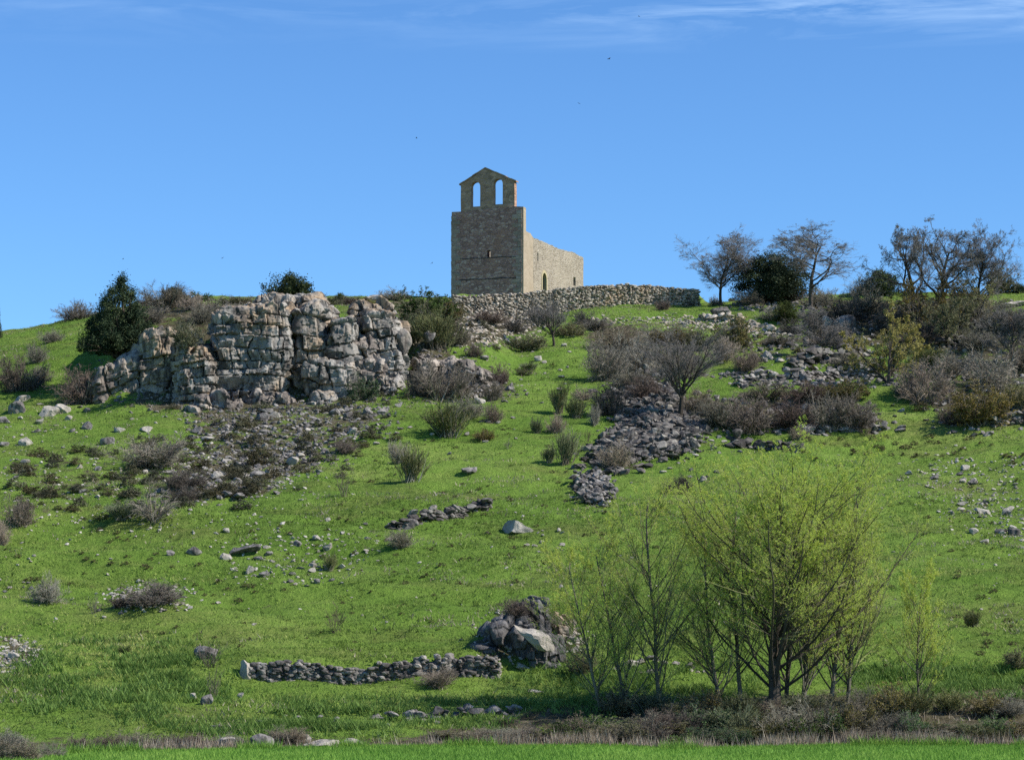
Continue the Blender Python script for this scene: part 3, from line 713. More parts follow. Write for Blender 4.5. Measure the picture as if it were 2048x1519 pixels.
    tr.tube(rng, b[:ns]); cr.tube(rng, b[ns:])
    if nl:
        C, idx = ptsof(b[-1], rng, nl, 0.1); cl = rng.random(len(b[-1][0]))[idx]
        V, Q, t = leaves(rng, C + rng.normal(0, ls * 0.8, C.shape), ls, 0.62, np.clip(0.5 * cl + 0.5 * rng.random(len(C)), 0, 1)); cr.add(V, Q, t, 1)
    f = None
    e = thing(name, label, cat, loc, rotz, group)
    link("trunk", tr.mesh("trunk", [M[bark]], f), e)
    link("crown", cr.mesh("crown", [M[twig], M[leafm]], f), e)
    return e

# ------------------------------------------------------------------ dry stone walls
def stone_wall(name, label, line, hgt, thick, size, seed, mat, loose=0.25, base_drop=0.3, ruin=0.0, cat='wall', tpl=None, fix_top=None, core=0):
    """line: list of (X, Y); hgt: height above the ground as a function of 0..1 along it; fix_top: its top's z instead"""
    rng = np.random.default_rng(seed); line = np.array(line, float)
    seg = np.linalg.norm(np.diff(line, axis=0), axis=1); cum = np.concatenate([[0], np.cumsum(seg)]); Lw = cum[-1]
    def at(s): return np.interp(s, cum, line[:, 0]), np.interp(s, cum, line[:, 1])
    P, S, Rz = [], [], []
    s = 0.0
    while s < Lw:
        w0 = rng.uniform(*size)
        x, y = at(s); x2, y2 = at(min(s + 0.2, Lw)); x1, y1 = at(max(s - 0.2, 0)); a = math.atan2(y2 - y1, x2 - x1)
        zg = float(terrain(x, y - thick * 0.5)) - base_drop; u = s / Lw
        top = (fix_top(u) if fix_top else zg + base_drop + hgt(u)) + rng.normal(0, 0.035) - (rng.random() < ruin) * rng.uniform(.1, .5) * (0.6 if not fix_top else .4)
        z = zg
        while z < top:
            hh = w0 * rng.uniform(0.42, 0.8); ww = w0 * rng.uniform(0.8, 1.5)
            P.append([x + rng.normal(0, .05 + .05 * loose), y + rng.normal(0, 0.05 + loose * 0.12), z + hh / 2]); S.append([ww * 1.3, thick * rng.uniform(.85, 1.2), hh * 1.32]); Rz.append(a + rng.normal(0, 0.12 + 0.3 * loose))
            z += hh * 0.93
        s += w0 * 0.98
    P, S, Rz = np.array(P), np.array(S), np.array(Rz); n = len(P)
    t1 = rand_rot(rng, n, 0.08 + 0.35 * loose); a0 = np.arctan2(t1[:, 1, 0], t1[:, 0, 0])
    c, sn = np.cos(Rz - a0), np.sin(Rz - a0); z = np.zeros(n); o = np.ones(n)
    Rm = np.stack([np.stack([c, -sn, z], 1), np.stack([sn, c, z], 1), np.stack([z, z, o], 1)], 1) @ t1
    V, Fc, t = pile(rng, P, S, tpl or MID, rot=Rm)
    if core:                                    # the packed inside of the wall
        q = np.linspace(.3, Lw - .6, max(4, int(Lw / 0.5))); cv = []
        for s in q:
            x, y = at(s); zg = float(terrain(x, y)); tp = (fix_top(s / Lw) if fix_top else zg + hgt(s / Lw)) - core
            cv += [[x, y - thick * .16, zg - .6], [x, y - thick * .16, tp], [x, y + thick * .26, tp], [x, y + thick * .26, zg - .6]]
        I = np.arange(len(q) * 4).reshape(-1, 4); fq = np.concatenate([np.stack([I[:-1, a], I[1:, a], I[1:, b], I[:-1, b]], 1) for a, b in ((0, 1), (1, 2), (2, 3))])
        tri = np.concatenate([fq[:, :3], fq[:, [0, 2, 3]]]) + len(V)
        V = np.concatenate([V, np.array(cv)]); Fc = np.concatenate([Fc, tri]); t = np.concatenate([t, np.full(len(cv), .35)])
    c0 = np.array([line[:, 0].mean(), line[:, 1].mean(), 0]); c0[2] = float(terrain(c0[0], c0[1]))
    o = link(name, np_mesh(name, V - c0, Fc, M[mat], attrs={'tint': t}), loc=tuple(c0))
    return tag(o, label, cat)
# ------------------------------------------------------------------ zones of bare, stony ground: photo outline of the patch, amount
def inpoly(x, y, poly):
    x = np.asarray(x, float); y = np.asarray(y, float); r = np.zeros(x.shape, bool); n = len(poly)
    for i in range(n):
        x1, y1 = poly[i]; x2, y2 = poly[(i + 1) % n]
        if y1 == y2: continue
        c = ((y1 > y) != (y2 > y)) & (x < (x2 - x1) * (y - y1) / (y2 - y1) + x1); r ^= c
    return r
ZONES = {
 'cliff_scree': ([(360, 845), (470, 825), (780, 800), (775, 850), (700, 890), (620, 945), (520, 985), (380, 1010), (320, 985), (400, 900)], 0.58),
 'heath': ([(0, 925), (170, 895), (320, 880), (420, 900), (620, 920), (560, 1000), (300, 1010), (150, 1005), (0, 985)], 0.42),
 'cliff_foot': ([(190, 780), (280, 815), (430, 840), (800, 790), (800, 740), (200, 720)], 0.65),
 'spill': ([(1225, 775), (1290, 760), (1360, 800), (1400, 850), (1370, 895), (1300, 915), (1230, 930), (1165, 938), (1235, 870), (1265, 830)], 0.42),
 'spill_low': ([(1150, 965), (1200, 955), (1230, 985), (1210, 1015), (1165, 1010)], 0.9),
 'wall_foot': ([(912, 615), (1110, 606), (1090, 655), (1010, 690), (930, 690)], 0.75),
 'ridge_right': ([(1380, 632), (1560, 655), (1560, 672), (1240, 640), (1200, 655), (1180, 640)], 0.55),
 'terr_a': ([(1470, 690), (1640, 640), (1740, 680), (1740, 745), (1600, 735), (1480, 720)], 0.55),
 'terr_b': ([(1430, 740), (1560, 755), (1760, 745), (1790, 770), (1500, 775)], 0.6),
 'thicket': ([(1370, 800), (1480, 790), (1700, 790), (1770, 830), (1780, 862), (1380, 862)], 0.7),
 'right_slope': ([(1840, 690), (2100, 640), (2100, 860), (1870, 855), (1850, 770)], 0.6),
 'ridge_scrub': ([(1620, 600), (2000, 590), (2000, 690), (1760, 690), (1650, 650)], 0.85),
 'ridge_mid': ([(1440, 590), (1640, 595), (1640, 625), (1460, 620)], 0.55),
 'outcrop': ([(800, 720), (860, 690), (1040, 770), (1020, 800), (840, 800)], 0.8),
 'broom': ([(780, 595), (920, 600), (950, 690), (860, 700), (790, 690)], 0.75),
 'mid_thicket': ([(1170, 640), (1400, 660), (1420, 760), (1200, 770)], 0.72),
 'pale_a': ([(1830, 920), (2060, 905), (2060, 1090), (1900, 1050), (1850, 985)], 0.30),
 'ditch': ([(-50, 1478), (90, 1480), (190, 1488), (300, 1474), (420, 1472), (760, 1478), (900, 1450), (1130, 1400), (2100, 1365), (2100, 1502), (-50, 1530)], 0.8),
 'bank_left': ([(0, 1270), (70, 1285), (85, 1305), (30, 1340), (0, 1350)], 0.9),
 'cliff_top': ([(285, 600), (430, 594), (800, 592), (800, 612), (440, 625), (430, 690), (300, 690)], 0.7),
 'slope_all': ([(0, 1020), (500, 1000), (1150, 960), (2048, 900), (2048, 1250), (1100, 1250), (0, 1250)], 0.04),
 'slope_left': ([(0, 860), (650, 880), (640, 1060), (0, 1080)], 0.12),
 'mound': ([(930, 1290), (1000, 1210), (1160, 1250), (1180, 1300), (1100, 1325), (960, 1320)], 0.75),
 'stone_line': ([(430, 1080), (760, 1060), (760, 1110), (640, 1165), (470, 1165)], 0.28),
 'patch_a': ([(200, 1190), (250, 1165), (380, 1180), (370, 1215), (230, 1220)], 0.5),
}
def dirt_at(X, Y, Z):
    px, py = project(X, Y, Z)
    d = np.zeros_like(np.asarray(px, float))
    for i, (ox, oy) in enumerate(((0, 0), (16, 5), (-16, -5), (7, -11), (-9, 10))):
        qx = px + ox + 26 * fbm(X / 2.4, Y / 2.4, o=3, s=71 + i); qy = py + oy + 13 * fbm(X / 2.4, Y / 2.4, o=3, s=77 + i)
        e = np.zeros_like(d)
        for poly, amt in ZONES.values(): e = np.maximum(e, inpoly(qx, qy, poly) * amt)
        d += e / 5
    pt = fbm(np.asarray(X) / 7.0, np.asarray(Y) / 3.2, o=5, s=121)
    return np.maximum(d, .30 * sstep(.38, .62, pt) * sstep(112, 124, Y))

# ------------------------------------------------------------------ ground, hill, field
xs = np.concatenate([np.arange(-140, -62, 3.0), np.arange(-62, 62, 0.4), np.arange(62, 141, 3.0)])
ys = np.concatenate([np.arange(97, 130, 0.22), np.arange(130, 275, 0.42), np.arange(275, 330, 2.0), np.arange(330, 441, 5.0)])
XX, YY = np.meshgrid(xs, ys, indexing='xy'); ZZ = terrain(XX, YY)
near = (np.abs(XX) < 62) & (YY < 275)
I = np.arange(XX.size).reshape(XX.shape)
Q = np.stack([I[:-1, :-1], I[:-1, 1:], I[1:, 1:], I[1:, :-1]], -1).reshape(-1, 4)
Vt = np.stack([XX.ravel(), YY.ravel(), ZZ.ravel()], 1)
tag(link("hillside", np_mesh("hillside", Vt, Q, M['ground'], attrs={'dirt': dirt_at(Vt[:, 0], Vt[:, 1], Vt[:, 2])}, smooth=True)), kind='structure')
xs = np.arange(-140, 141, 1.0); fy = np.linspace(0, 1, 60)
XX, TT = np.meshgrid(xs, fy, indexing='xy')
ye = yfield(CX + F * XX / 100) + 0.35 * fbm(XX / 1.3, XX * 0, o=3, s=3)
YY = -60 + (ye + 60) * TT
Vf = np.stack([XX.ravel(), YY.ravel(), 0.03 + 0.02 * fbm(XX.ravel() / 3, YY.ravel() / 3, o=2)], 1)
I = np.arange(XX.size).reshape(XX.shape); Q = np.stack([I[:-1, :-1], I[:-1, 1:], I[1:, 1:], I[1:, :-1]], -1).reshape(-1, 4)
tag(link("field", np_mesh("field", Vf, Q, M['field'], smooth=True)), kind='structure')
g4 = 4000.0
tag(link("ground", np_mesh("ground", np.array([[-g4, -g4, -.12], [g4, -g4, -.12], [g4, g4, -.12], [-g4, g4, -.12]]), np.array([[0, 1, 2, 3]]), M['field'])), kind='structure')

# ------------------------------------------------------------------ the roofless chapel
def poly_wall(name, outer, holes, thick, axis, mat, parent, jit=0.04, seed=0, step=0.6):
    """a wall from an outline with openings, in the plane of local x-z ('x') or y-z ('y'), given its thickness"""
    rng = random.Random(seed); bm = bmesh.new(); edges = []
    def loop(pts, j):
        out = []
        for i, p in enumerate(pts):
            q = pts[(i + 1) % len(pts)]; n = max(1, int(math.hypot(q[0] - p[0], q[1] - p[1]) / step))
            for k in range(n):
                t = k / n; e = j if k else j * 0.4
                out.append((p[0] + (q[0] - p[0]) * t + rng.uniform(-e, e), p[1] + (q[1] - p[1]) * t + rng.uniform(-e, e)))
        vs = [bm.verts.new((a, 0, b) if axis == 'x' else (0, a, b)) for a, b in out]
        for i in range(len(vs)): edges.append(bm.edges.new((vs[i], vs[(i + 1) % len(vs)])))
    loop(outer, jit)
    for h in holes: loop(h, jit * 0.5)
    bmesh.ops.triangle_fill(bm, use_beauty=True, use_dissolve=False, edges=edges)
    r = bmesh.ops.extrude_face_region(bm, geom=bm.faces[:])
    d = Vector((0, thick, 0)) if axis == 'x' else Vector((thick, 0, 0))
    for v in [x for x in r['geom'] if isinstance(x, bmesh.types.BMVert)]: v.co += d
    bmesh.ops.recalc_face_normals(bm, faces=bm.faces[:])
    me = bpy.data.meshes.new(name); bm.to_mesh(me); bm.free(); me.materials.append(M[mat])
    return link(name, me, parent)
def box_me(name, lo, hi, mat, bev=0.02):
    bm = bmesh.new(); bmesh.ops.create_cube(bm, size=1)
    for v in bm.verts: v.co = Vector([lo[i] + (hi[i] - lo[i]) * (v.co[i] + 0.5) for i in range(3)])
    if bev: bmesh.ops.bevel(bm, geom=bm.edges[:], offset=bev, segments=1, affect='EDGES')
    me = bpy.data.meshes.new(name); bm.to_mesh(me); bm.free(); me.materials.append(M[mat]); return me
def arch(x0, x1, z0, z1, n=9):
    r = (x1 - x0) / 2; c = (x0 + x1) / 2; zc = z1 - r
    return [(x0, z0), (x1, z0)] + [(c + r * math.cos(math.pi * i / n), zc + r * math.sin(math.pi * i / n)) for i in range(n + 1)]
kx, _ = ray(1047, 600); CY0 = 266.0
ch = thing("ruined_chapel", "roofless stone chapel with a double arched bell gable on the hilltop", "chapel", (kx * CY0, CY0, 37.4), R(-18))
zb = 37.4
zz = lambda row, Y: CAMZ + Y * ray(1024, row)[1] - zb
zs_l, zs_r = zz(424, 268.2), zz(413, 266)
facade = poly_wall("front_wall", [(-7.45, 0), (-.16, 0), (-.16, zs_r), (-0.9, zs_r + 0.08), (-6.55, zs_l + 0.02), (-7.45, zs_l)],
                   [[(-3.76, zz(513, 266)), (-3.40, zz(513, 266)), (-3.40, zz(497, 266)), (-3.76, zz(497, 266))]], 0.82, 'x', 'masonry_dark', ch, 0.05, 3)
poly_wall('corner_facing', [(0.004, 0), (0.818, 0), (0.818, zs_r - .03), (0.004, zs_r)], [], -0.158, 'y', 'plaster', ch, 0.012, 19)
def block_row(name, blocks, mat, seed):
    rr = random.Random(seed); bm = bmesh.new()
    for x0, x1, z0, z1, y in blocks:
        r = bmesh.ops.create_cube(bm, size=1)['verts']
        for v in r: v.co = Vector((x0 + (x1 - x0) * (v.co.x + .5) + rr.uniform(-.025, .025), y + (.12 - y) * (v.co.y + .5) + (rr.uniform(-.012, .012) if v.co.y < 0 else 0), z0 + (z1 - z0) * (v.co.z + .5) + rr.uniform(-.018, .018)))
    me = bpy.data.meshes.new(name); bm.to_mesh(me); bm.free(); me.materials.append(M[mat]); link(name, me, facade)
rq = random.Random(2)
for side, xe in ((1, -7.48), (-1, -.165)):
    z = .6; k = 0; bl = []
    while z < (zs_l if side == 1 else zs_r) - .5:
        h = rq.uniform(.32, .52); w_ = (rq.uniform(.75, 1.05) if k % 2 else rq.uniform(.42, .6)); k += 1
        a, b = sorted((xe, xe + side * w_)); bl.append((a, b, z, z + h - .03, -rq.uniform(.02, .045))); z += h
    block_row('quoins', bl, 'quoin', 5 + side)
for row in (515, 557): block_row('string_course', [(-6.6 + i * .98, -6.6 + i * .98 + .95, zz(row, 267) - .05 + .03 * math.sin(i * 2.1), zz(row, 267) + .04 + .03 * math.sin(i * 2.1), -.03) for i in range(6)], 'stone_dark', row)
zg = zs_r - 0.35
ze = zz(364, 267)
bell = poly_wall("bell_gable", [(-6.5, zg), (-0.95, zg), (-0.95, ze), (-3.95, zz(336, 267)), (-6.5, ze - 0.03)],
                 [arch(-5.45, -4.5, zz(411, 267), zz(361, 267)), arch(-3.12, -2.16, zz(409, 267), zz(358, 267))], 0.70, 'x', 'masonry_gable', ch, 0.025, 5)
bell.location = (0, 0.06, 0)
# coping slabs along the two slopes
for (xa, za, xb, zb_) in ((-6.68, ze - 0.12, -3.95, zz(336, 267)), (-0.78, ze - 0.10, -3.95, zz(336, 267))):
    bm = bmesh.new(); a, b = Vector((xa, 0, za)), Vector((xb, 0, zb_)); n = 6; up = 0.13; rr = random.Random(int(xa * 100))
    for i in range(n):
        p, q = a.lerp(b, i / n), a.lerp(b, (i + 0.97) / n); o = rr.uniform(-.02, .03)
        vs = [bm.verts.new((c.x, y, c.z + h + o)) for c in (p, q) for y in (-0.06, 0.80) for h in (0.004, up)]
        for f in ((0, 1, 3, 2), (4, 6, 7, 5), (0, 4, 5, 1), (2, 3, 7, 6), (1, 5, 7, 3), (0, 2, 6, 4)): bm.faces.new([vs[k] for k in f])
    bmesh.ops.recalc_face_normals(bm, faces=bm.faces[:])
    me = bpy.data.meshes.new("coping"); bm.to_mesh(me); bm.free(); me.materials.append(M['masonry_gable']); link("coping", me, bell)
top0, top1 = zz(474, 268.6), zz(515, 285.6)
door_lo, door_hi = zz(592, 272.4), zz(545, 272.4)
side = poly_wall("side_wall", [(3.2, 0), (20.6, 0), (20.6, top1), (17.5, top1 + 0.05), (12, top0 + 0.35 * (top1 - top0)), (8, top0 + 0.12), (3.2, top0 - .02)],
                 [arch(6.1, 7.5, door_lo, door_hi), [(16.9, zz(570, 282)), (17.75, zz(570, 282)), (17.75, zz(553, 282)), (16.9, zz(553, 282))],
                  [(4.55, zz(521, 270)), (4.85, zz(521, 270)), (4.85, zz(503, 270)), (4.55, zz(503, 270))]], -0.8, 'y', 'masonry_pale', ch, 0.06, 8, 0.5)
poly_wall("plastered_wall", [(0.823, 0), (3.197, 0), (3.197, top0 + 0.02), (2.5, top0 + 0.2), (2.35, zz(466, 268)), (0.823, zz(464, 267.4))], [], -0.803, 'y', 'plaster', ch, 0.02, 9)
dr = poly_wall("door_surround", arch(5.85, 7.75, door_lo, door_hi + 0.26), [arch(6.12, 7.48, door_lo + 0.01, door_hi - 0.02)], 0.25, 'y', 'surround', ch, 0.01, 4)
dr.location = (-0.2, 0, 0)
dleaf = link("door", box_me("door", (-0.55, 6.05, door_lo), (-0.47, 7.55, door_hi), 'wood'), ch)
for i in range(1): link("door_handle", box_me("door_handle", (-0.467, 6.3, door_lo + 1.0), (-0.43, 6.36, door_lo + 1.25), 'bark_dark', 0.005), dleaf)
poly_wall("far_side_wall", [(0.823, 0), (20.6, 0), (20.6, top1), (0.823, top1 - .1)], [], 0.8, 'y', 'masonry_pale', ch, 0.06, 12).location = (-7.45, 0, 0)
poly_wall("end_wall", [(-6.64, 0), (-0.81, 0), (-0.81, top1 - 1.5), (-6.64, top1 - 1.9)], [], 0.8, 'x', 'masonry_pale', ch, 0.04, 13).location = (0, 19.75, 0)

# ------------------------------------------------------------------ stone walls
def pxline(pts): return [place(a, b)[:2] for a, b in pts]
ZW = lambda row, Y: CAMZ + Y * ray(1024, row)[1]
def yard_line():
    out = []
    for px in (908, 960, 1020, 1080, 1140, 1200, 1260, 1330, 1397):
        Y = float(wally(px)); out.append((ray(px, 600)[0] * Y, Y))
    return out
yl = yard_line()
stone_wall("enclosure_wall", "long pale dry stone wall curving round the chapel on the hilltop", yl, lambda u: 2, 0.8, (0.12, 0.29), 21, 'stone_wall', 0.2, 0.5, 0.06, core=.3,
           tpl=MID[:3] + BLOCK, fix_top=lambda u: ZW(float(np.interp(u, [0, .08, .28, .36, .5, .66, .8, .93, 1], [592, 593, 588, 582, 575, 570, 573, 579, 581])), 257.5 + 7.5 * u))
kx1, _ = ray(1397, 600)
def wl(pts, **k): return [(ray(a, 1340)[0] * y, y) for a, y in pts]
stone_wall("retaining_wall", "low grey dry stone retaining wall across the bottom meadow", [(ray(p, 1345)[0] * float(ywall(p)), float(ywall(p)) - 0.12) for p in (500, 560, 620, 700, 780, 860, 940, 1000)],
           lambda u: 0.66 + 0.06 * math.sin(u * 9) + 0.14 * u, 0.5, (0.11, 0.30), 22, 'stone_grey', 0.12, 0.1, 0.12, tpl=BLOCK, core=.2)
stone_wall("broken_wall", "low broken line of stones on the grassy bank below the retaining wall", pxline([(742, 1437), (800, 1433), (880, 1428), (960, 1426), (1030, 1424)]), lambda u: 0.16 + 0.16 * abs(math.sin(u * 21)), 0.4, (0.2, 0.45), 23, 'stone_grey', 0.8, 0.1, 0.4)
stone_wall("terrace_wall", "short overgrown stone wall climbing the middle of the grass slope", pxline([(780, 1058), (815, 1052), (870, 1040), (930, 1026), (985, 1012)]), lambda u: 0.38 + 0.3 * abs(math.sin(u * 8)), 0.6, (0.18, 0.42), 24, 'stone_dark', 0.7, 0.15, 0.4)
stone_wall("terrace_wall", "grey terrace wall between two grass ledges beside the willow", pxline([(1480, 770), (1540, 762), (1600, 757), (1660, 752), (1700, 750), (1765, 752)]), lambda u: 0.6 + 0.35 * u, 0.6, (0.28, 0.6), 25, 'stone_grey', 0.6, 0.15, 0.25)
stone_wall("terrace_wall", "dark tumbled wall on the terrace under the small grey tree", pxline([(1590, 735), (1640, 724), (1690, 718), (1735, 712)]), lambda u: 1.1 - 0.3 * u, 0.7, (0.3, 0.7), 26, 'stone_dark', 0.7, 0.2, 0.3)
stone_wall("terrace_wall", "dark stone bank below the brown scrub under the ridge trees", pxline([(1850, 695), (1900, 692), (1950, 690)]), lambda u: 1.0, 0.8, (0.3, 0.7), 27, 'stone_dark', 0.6, 0.2, 0.3)
stone_wall("field_wall", "dark low wall remnant just above the big poplar crown", pxline([(1462, 892), (1500, 893), (1550, 899), (1600, 903)]), lambda u: 0.75 - 0.4 * u, 0.6, (0.3, 0.6), 28, 'stone_dark', 0.7, 0.2, 0.4)
stone_wall("field_wall", "pale stony wall line along the top of the slope behind the bare fan tree", pxline([(1400, 640), (1460, 640), (1520, 652), (1560, 662)]), lambda u: 0.5, 0.7, (0.3, 0.6), 29, 'stone_wall', 0.8, 0.15, 0.4)
stone_wall("field_wall", "tumbled stone line at the foot of the dark thicket", pxline([(1600, 868), (1660, 862), (1740, 858), (1810, 856)]), lambda u: 0.4, 0.7, (0.3, 0.6), 30, 'stone_grey', 0.9, 0.1, 0.5)
stone_wall("field_wall", "low grey wall at the right edge under the dark green bush", pxline([(1985, 850), (2020, 846), (2070, 838)]), lambda u: 0.7, 0.7, (0.3, 0.6), 31, 'stone_grey', 0.6, 0.1, 0.3)

# ------------------------------------------------------------------ rock faces
def rm(name, px0, px1, top, base, Y, depth, seed, mat, parent, loc0, **kw):
    x0, x1 = ray(px0, base)[0] * Y, ray(px1, base)[0] * Y; z0, z1 = ZW(base, Y) - 0.8, ZW(top, Y)
    return rock_mass(name, ((x0 + x1) / 2, Y + depth / 2, (z0 + z1) / 2), ((x1 - x0) / 2, depth / 2, (z1 - z0) / 2), seed, M[mat], parent, loc0=loc0, **kw)
l0 = place(560, 812); cl = thing("rock_outcrop", "large weathered limestone cliff with blocky joints and orange stained top", "rock face", l0)
for i, (a, b, t, bs, Y, dp, mt, kw) in enumerate([
    (188, 284, 716, 810, 206.4, 8, 'cliff_dark', dict(top_slope=0.40, taper=0.15, lay=(0.6, 1.6), brick=(1.2, 3), tilt=-.35)),
    (262, 346, 654, 824, 206.0, 9, 'cliff', dict(top_slope=0.22, taper=0.10, lay=(0.6, 1.5), brick=(1.5, 3.5), tilt=-.2)),
    (344, 426, 684, 838, 203.6, 8, 'cliff', dict(lay=(0.3, 0.8), brick=(1.0, 2.4), taper=0.06, tilt=-.12)),
    (418, 583, 604, 818, 204.2, 9, 'cliff', dict(top_slope=0.14, p=8.0, cw=0.04, cd=0.42, brick=(0.7, 2.9), lay=(0.35, 1.35), amp=0.20, tilt=.05)),
    (586, 652, 600, 800, 205.6, 9, 'cliff', dict(lay=(0.8, 2.6), brick=(1.4, 3.0), cd=0.6, cw=0.05, amp=0.22, tilt=.12)),
    (650, 718, 628, 770, 205.2, 9, 'cliff', dict(lay=(0.9, 2.2), brick=(1.4, 3.0), cd=0.6, cw=0.05, amp=0.2, tilt=-.1, p=6.5)),
    (604, 706, 716, 800, 204.2, 9, 'cliff', dict(lay=(1.2, 2.2), brick=(2.0, 4.0), cd=0.5, cw=0.05, amp=0.18, top_slope=.08)),
    (724, 802, 616, 800, 207.0, 8, 'cliff', dict(lay=(0.6, 1.8), brick=(1.0, 2.6), amp=0.32, cd=0.6, cw=0.05, taper=0.08, p=6, tilt=-.12)),
    (250, 800, 664, 824, 206.5, 9, 'cliff_dark', dict(lay=(0.5, 1.4), brick=(0.8, 2.4), amp=0.5, taper=0.04, p=6)),
    (470, 664, 588, 650, 208.3, 7, 'cliff', dict(lay=(0.35, 0.8), brick=(1.5, 4), taper=0.12, p=4, tilt=.15)),
    (690, 786, 600, 664, 209.3, 6, 'cliff', dict(lay=(0.4, 0.9), brick=(1.0, 2.2), amp=0.4, p=4, top_slope=-.1)),
    (362, 486, 782, 850, 200.8, 6, 'cliff_dark', dict(lay=(0.4, 0.9), brick=(0.6, 1.6), amp=0.45, taper=0.25, p=3.5, tilt=.3)),
    (612, 690, 772, 818, 202.8, 5, 'cliff', dict(lay=(0.8, 1.6), brick=(1.0, 2.2), amp=0.35, taper=0.3, p=3.5)),
    (738, 808, 738, 812, 204.6, 5, 'cliff', dict(lay=(0.9, 1.8), brick=(1.0, 2.0), amp=0.42, taper=0.22, p=4.5)),
    (480, 606, 786, 832, 202.6, 5, 'cliff_dark', dict(lay=(0.4, 0.9), brick=(0.6, 1.6), amp=0.45, taper=0.2, p=3.5, tilt=-.3)),
    (700, 768, 706, 752, 205.2, 5, 'cliff_dark', dict(lay=(1.2, 2.4), brick=(1.5, 2.5), amp=0.3, p=3.0)),
    ]):
    rm("rock_buttress", a, b, t, bs, Y, dp, 100 + i, mt, cl, l0, **kw)
l1 = place(900, 795); oc = thing("rock_outcrop", "dark low outcrop of sloping slabs behind the brown thicket right of the cliff", "rock face", l1)
for i, (a, b, t, bs, Y, dp, mt, kw) in enumerate([
    (816, 872, 700, 800, 209.5, 5, 'cliff_dark', dict(lay=(0.8, 1.6), brick=(1, 2), amp=0.3, p=3.5, taper=0.15)),
    (862, 930, 716, 800, 210.5, 5, 'cliff_dark', dict(lay=(0.6, 1.4), brick=(1, 2), amp=0.35, p=3.5, taper=0.15)),
    (905, 985, 728, 800, 209.2, 6, 'cliff_dark', dict(lay=(0.3, 0.7), brick=(1, 3), amp=0.35, p=4, top_slope=-0.35, taper=0.1)),
    (960, 1040, 762, 800, 208.5, 5, 'cliff_dark', dict(lay=(0.25, 0.5), brick=(0.8, 2), amp=0.3, p=3, top_slope=-0.25))]):
    rm("rock_slab", a, b, t, bs, Y, dp, 140 + i, mt, oc, l1, **kw)
l2 = place(1050, 1312); md = thing("rock_outcrop", "dark rock mound with one pale smooth slab standing in the bottom meadow", "rock face", l2)
for i, (a, b, t, bs, Y, dp, mt, kw) in enumerate([
    (940, 1062, 1236, 1322, 119.9, 4, 'mound_rock', dict(lay=(0.9, 1.6), brick=(1.2, 2.6), amp=0.22, p=4.0, taper=0.35, top_slope=0.35, res=0.05, cw=0.05, cd=.16)),
    (985, 1130, 1206, 1300, 121.0, 4, 'mound_rock', dict(lay=(0.9, 1.6), brick=(1.3, 2.6), amp=0.22, p=3.5, taper=0.42, res=0.05, cw=0.05, cd=.16)),
    (1030, 1140, 1268, 1318, 119.6, 3, 'mound_rock', dict(lay=(0.5, 0.9), brick=(0.9, 1.8), amp=0.2, p=3.2, taper=0.2, top_slope=-0.2, res=0.05, cw=0.05, cd=.16)),
    (1090, 1168, 1228, 1290, 122.0, 3, 'cliff', dict(lay=(0.3, 0.6), brick=(0.6, 1.2), amp=0.15, p=3.2, taper=0.2, top_slope=-0.45, res=0.05, cw=0.05, cd=.12))]):
    rm("rock_body", a, b, t, bs, Y, dp, 160 + i, mt, md, l2, **kw)
sl = link("pale_slab", boulder_mesh("pale_slab", 61, 2.0, 0.9, 0.85, M['stone_pale'], 9, 4, -0.28), md)
p = place(1068, 1290, 119.35); sl.location = Vector((p[0], p[1] + 0.1, p[2] + 0.35)) - Vector(l2); sl.rotation_euler = (R(-28), R(6), R(-8))
sl["label"] = "pale smooth tilted slab on the mound's front"

